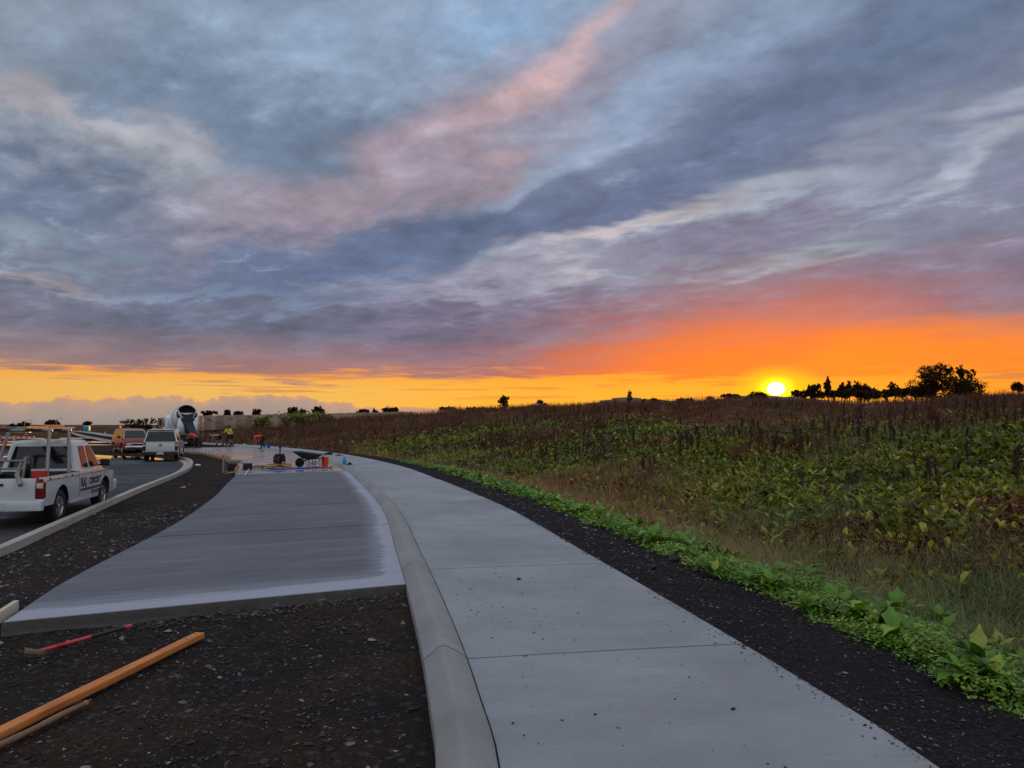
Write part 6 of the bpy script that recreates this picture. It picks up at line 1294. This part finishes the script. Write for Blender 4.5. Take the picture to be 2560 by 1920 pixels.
# formwork board and pegs along the edge of the fresh slab
kf = [i_ for i_ in range(len(SLs)) if sB + .3 < PS[i_] < s_at_y(60)]
fl = SLs[kf]; fn = nrm(fl); mb = MB(); mb.loft([[(p[0] - n_[0] * .002, p[1] - n_[1] * .002, -.13), (p[0] - n_[0] * .002, p[1] - n_[1] * .002, .006), (p[0] - n_[0] * .05, p[1] - n_[1] * .05, .006), (p[0] - n_[0] * .05, p[1] - n_[1] * .05, -.13)] for p, n_ in zip(fl[::4], fn[::4])]); tag(mb.build('formwork_board', m_timber, smooth=30), 'long bent timber formwork board holding the left edge of the fresh slab', 'formwork')
mb = MB(); mb.loft([[(-.022, -.022, -.3), (.022, -.022, -.3), (.022, .022, -.3), (-.022, .022, -.3)], [(-.022, -.022, .14), (.022, -.022, .14), (.022, .022, .14), (-.022, .022, .14)], [(-.016, -.016, .15), (.016, -.016, .15), (.016, .016, .15), (-.016, .016, .15)]]); pg = mb.build('formwork_peg', m_timber, smooth=0)
ds_ = np.r_[0, np.cumsum(np.hypot(*np.diff(fl, axis=0).T))]; first = True; rr_ = random.Random(2)
for s_ in np.arange(.5, ds_[-1], .95):
    p = (np.interp(s_, ds_, fl[:, 0]), np.interp(s_, ds_, fl[:, 1])); n_ = (np.interp(s_, ds_, fn[:, 0]), np.interp(s_, ds_, fn[:, 1])); o = pg if first else dup(pg); first = False
    o.location = (p[0] - n_[0] * .08, p[1] - n_[1] * .08, rr_.uniform(-.03, .06)); o.rotation_euler = (rr_.uniform(-.08, .08), rr_.uniform(-.08, .08), rr_.uniform(0, 1.5)); tag(o, 'wooden peg driven in beside the formwork of the fresh slab', 'peg', 'formwork pegs along the fresh slab')
# ------------------------------------------------------------------ foreground tools on the base course
zg0 = -.10
a = Vector(gp(95, 1640, zg0)); b_ = Vector(gp(328, 1578, zg0)); d_ = (b_ - a); L_ = d_.length; t = thing('sledgehammer', 'sledgehammer with a red and black handle lying on the dark gravel', 'sledgehammer', a + Vector((0, 0, .035)), math.atan2(d_.y, d_.x))
m_hred = simple('red_grip', rgb(196, 60, 62), .5, var=.1); m_hdred = simple('worn_red_band', rgb(168, 26, 34), .5)
mb = MB(); mb.tube([(0, 0, 0), (L_ * .22, 0, .004), (L_ * .53, 0, .008)], .0165, 10); hs = mb.build('handle', m_hred, t, smooth=60); mb = MB(); mb.tube([(L_ * .17, 0, .0035), (L_ * .25, 0, .0045)], .0175, 10); mb.build('worn_band', m_hdred, hs)
mb = MB(); mb.tube([(L_ * .53, 0, .008), (L_ * .93, 0, .012)], .0155, 10); mb.build('grip', m_blk, t, smooth=60); mb = MB(); mb.tube([(L_ * .92, 0, .012), (L_ * .955, 0, .012), (L_ * 1.0, 0, .013)], [.018, .019, .0185], 10); mb.build('handle_end', m_hred, t, smooth=60)
mb = MB(); Mh = Matrix.Translation((-.025, 0, .0)) @ Matrix.Rotation(R(18), 4, 'Z') @ Matrix.Rotation(R(90), 4, 'X'); mb.lathe([(.001, -.085), (.022, -.085), (.030, -.075), (.031, -.04), (.027, -.025), (.027, .025), (.031, .04), (.030, .075), (.022, .085), (.001, .085)], 8, Mh); mb.build('head', simple('muddy_steel', rgb(104, 90, 72), .8, .2, var=.35, scale=30), t, smooth=30)
m, b = new_mat('orange_stained_timber'); oc = obc(); g1 = noise(vscale(oc, 1.2, 40, 40), 1.0, 5, .65, .6); g2 = noise(vscale(oc, 2.2, 6, 6), 1.0, 4, .6); g3 = noise(oc, 9, 5, .7)
c = mix(sstep(g1, .3, .7), rgb(184, 98, 36), rgb(224, 140, 64)); c = mix(sstep(g2, .5, .75, 0, .5), c, rgb(150, 78, 36)); c = mix(sstep(g3, .60, .70, 0, .55), c, rgb(150, 130, 112))
put(b, 'Base Color', c); put(b, 'Roughness', .65); bump(b, g1 + g3 * .6, .5, .002); m_oj = m
a = Vector(gp(-120, 1908, zg0)); b_ = Vector(gp(500, 1598, zg0)); d_ = b_ - a; L_ = d_.length; mb = MB(); mb.box((L_ / 2, 0, .025), (L_, .085, .045)); o = mb.build('timber_straightedge', m_oj, bevel=.004); o.location = a + Vector((0, 0, .012)); o.rotation_euler = (0, 0, math.atan2(d_.y, d_.x)); tag(o, 'long orange-stained timber length lying across the dark gravel', 'timber')
nk = MB()
for k in range(6): nk.box((L_ - .05 - k * .035, .018 * (-1) ** k, .0483), (.014, .007, .002))
nk.build('nail_marks', m_iron, o)
a = Vector(gp(-150, 1950, zg0)); b_ = Vector(gp(218, 1768, zg0)); t = thing('wooden_pole', 'weathered round wooden pole lying beside the orange timber', 'pole', a + Vector((0, 0, .03))); d_ = b_ - a
mb = MB(); mb.tube([d_ * f + Vector((0, 0, .003 * math.sin(f * 9))) for f in np.linspace(0, .97, 12)], [.019 + .002 * math.sin(k * 1.7) for k in range(12)], 10); mb.build('shaft', m_oak, t, smooth=60); mb = MB(); mb.tube([d_ * .965, d_ * .99, d_ * 1.0], [.019, .021, .014], 10); mb.build('knob', simple('rubbed_orange_end', rgb(170, 104, 60), .6), t, smooth=60); mb = MB(); mb.loft([[tuple(d_ * .86 + Vector((0, .03, .0))), tuple(d_ * .86 + Vector((0, .03, .03)))], [tuple(d_ * .92 + Vector((0, .035, .01))), tuple(d_ * .92 + Vector((0, .035, .035)))], [tuple(d_ * .96 + Vector((0, .0, .015))), tuple(d_ * .96 + Vector((0, .0, .035)))]], closed=False, cap=False); mb.build('bracket', m_iron, t, solid=.006)
# formwork offcut at the near corner of the slab
a = Vector(gp(-60, 1600, -.1)); b_ = Vector(gp(40, 1528, -.05)); d_ = b_ - a; mb = MB(); mb.box((d_.length / 2, 0, 0), (d_.length, .045, .11)); o = mb.build('formwork_offcut', simple('pale_new_timber', rgb(202, 186, 164), .7, var=.15, scale=12), bevel=.004); o.location = a + Vector((0, 0, .07)); o.rotation_euler = (0, -math.atan2(.03, d_.length), math.atan2(d_.y, d_.x)); tag(o, 'pale formwork board end at the near left corner of the slab', 'board')
rod('stick', G(792, 1508, -.1, .02), G(848, 1495, -.09, .02), .012, m_oak, 'short grey stick lying against the foot of the slab edge', 'stick')
def chunk(px, py, z, s_, mat, label, seed, cat_='rubble', name='rubble_piece', sx=1.0):
    q = gp(px, py, z); r_ = random.Random(seed); mb = MB(); mb.ball((0, 0, 0), 1, n=7, m_=5); mb.v = [(x * s_ * sx * r_.uniform(.7, 1.2), y * s_ * r_.uniform(.7, 1.2), (z_ + .6) * s_ * .5 * r_.uniform(.7, 1.1)) for x, y, z_ in mb.v]; o = mb.build(name, mat, smooth=0); o.location = (q[0], q[1], z); return tag(o, label, cat_)
m_rub = simple('broken_concrete', rgb(92, 92, 92), .9, var=.3, scale=20)
chunk(752, 1502, -.1, .07, m_rub, 'flat grey concrete crumb at the foot of the slab edge left of the stick', 1, sx=1.6); chunk(680, 1516, -.1, .05, m_rub, 'small grey concrete crumb nearer the middle of the slab foot', 2, sx=1.8)
chunk(120, 1396, -.26, .08, simple('tan_rubble', rgb(160, 124, 98), .9), 'tan rubble lump beside the road kerb at the left', 3); chunk(330, 1310, -.26, .12, m_rub, 'grey concrete lump between the road kerb and the slab', 4, sx=1.5)
chunk(458, 1222, -.24, .10, simple('pink_plastic', rgb(216, 110, 108), .5), 'pink scrap of litter on the gravel by the road kerb', 5, 'litter', 'litter_scrap'); chunk(474, 1214, -.24, .07, simple('white_paper', rgb(206, 206, 206), .7), 'white scrap of litter beyond the pink one on the gravel', 6, 'litter', 'litter_scrap')
chunk(494, 1164, -.2, .10, simple('white_paper', rgb(206, 206, 206), .7), 'white paper cup on the gravel near the bend of the road kerb', 7, 'litter', 'litter_scrap', sx=1.6)
chunk(1297, 1449, 0, .028, m_iron, 'largest dark clod lying alone on the footpath', 8, 'clod', 'dirt_clod'); chunk(1082, 1521, .07, .022, m_iron, 'dark clod lying on top of the slab kerb', 9, 'clod', 'dirt_clod'); chunk(1630, 1420, -.06, .07, simple('dark_rock', rgb(40, 36, 36), .9), 'dark rock sitting on the gravel verge beside the docks', 10, 'rock', 'dark_rock'); chunk(1690, 1400, -.08, .08, simple('dark_rock', rgb(40, 36, 36), .9), 'dark rock half under the dock leaves of the verge', 11, 'rock', 'dark_rock')
# ------------------------------------------------------------------ far roadside
def post(px, ytop, Y, z0, label, lamp=True):
    q = dp(px, ytop, Y); t = thing('street_lamp', label, 'street lamp', (q[0], Y, z0)); h = q[2] - z0; mb = MB(); mb.tube([(0, 0, 0), (0, 0, h * .95), (.0, 0, h)], [.10, .07, .06], 8); mb.build('pole', m_gal, t)
    mb = MB(); mb.tube([(0, 0, h), (.6, 0, h + .12), (1.1, 0, h + .12)], .04, 6); mb.box((1.3, 0, h + .12), (.6, .2, .1)); mb.build('lamp_head', m_gal, t)
post(62, 1052, 150, -.3, 'thin street lamp pole at the far left skyline'); post(141, 1048, 170, -.3, 'thin street lamp pole in front of the larger domed tree')
q = dp(302, 1067, 120); t = thing('warning_lamp', 'red warning lamp lit on a thin post above the maroon four-wheel drive', 'warning lamp', (q[0], 120, -.2)); mb = MB(); mb.tube([(0, 0, 0), (0, 0, q[2] + .1)], .05, 6); mb.build('post', m_blk, t); mb = MB(); mb.ball((0, -.08, q[2] + .2), .13, n=14); mb.build('lens', m_lit, t)
m_cone = simple('cone_orange', rgb(220, 70, 30), .5); m_wt = simple('barrier_white', rgb(206, 200, 196), .5)
def cone(px, py, z, label):
    q = gp(px, py, z); t = thing('traffic_cone', label, 'traffic cone', (q[0], q[1], z), 0, 'far traffic cones'); mb = MB(); mb.box((0, 0, .03), (.42, .42, .05)); mb.lathe([(.17, .05), (.03, .92), (.001, .93)], 14); mb.build('cone_body', m_cone, t); mb = MB(); mb.lathe([(.117, .38), (.080, .62)], 14); mb.build('reflective_band', m_wt, t)
cone(66, 1088, -.3, 'traffic cone beside the small silver car'); cone(200, 1083, -.3, 'traffic cone near the far mixer truck'); cone(262, 1090, -.3, 'traffic cone out on the bend of the far road')
q = gp(8, 1086, -.3); t = thing('road_sign', 'red temporary road sign at the left edge of the skyline', 'sign', (q[0], q[1], -.3)); mb = MB(); mb.tube([(0, 0, 0), (0, 0, 1.2)], .05, 6); mb.build('post', m_gal, t); mb = MB(); mb.box((0, 0, 1.5), (1.0, .06, .9)); mb.build('panel', m_cone, t, bevel=.02)
for k, px in enumerate((10, 60)):
    q = gp(px, 1112, -.3); t = thing('road_barrier', ['red and white plank barrier at the left photo edge beyond the trade ute', 'red and white plank barrier just right of the first one beyond the trade ute'][k], 'barrier', (q[0], q[1], -.3), R(5), 'plank barriers'); mb = MB()
    for x_ in (-.9, .9): mb.tube([(x_, -.25, 0), (x_, 0, .9), (x_, .25, 0)], .03, 6)
    mb.build('trestle', m_wt, t); mb = MB(); mb.box((0, -.05, .75), (2.2, .04, .2)); pb = mb.build('plank', m_wt, t); mb = MB()
    for x_ in (-.8, -.27, .27, .8): mb.box((x_, -.074, .75), (.26, .006, .2))
    mb.build('red_stripe', m_cone, pb)
q = gp(1352, 1060, 1); qd = dp(1340, 1022, 280); t = thing('shed', 'distant shed with a pale pitched roof beside the small dark tree', 'shed', (qd[0], 280, qd[2] - 1.5)); mb = MB(); mb.box((0, 0, 1.1), (6.5, 5, 2.2)); mb.build('wall', m_timber, t); mb = MB(); mb.prism([(-3.7, 2.15), (0, 3.6), (3.7, 2.15)], -2.7, 2.7); mb.build('roof', simple('pale_iron_roof', rgb(176, 160, 150), .5), t)
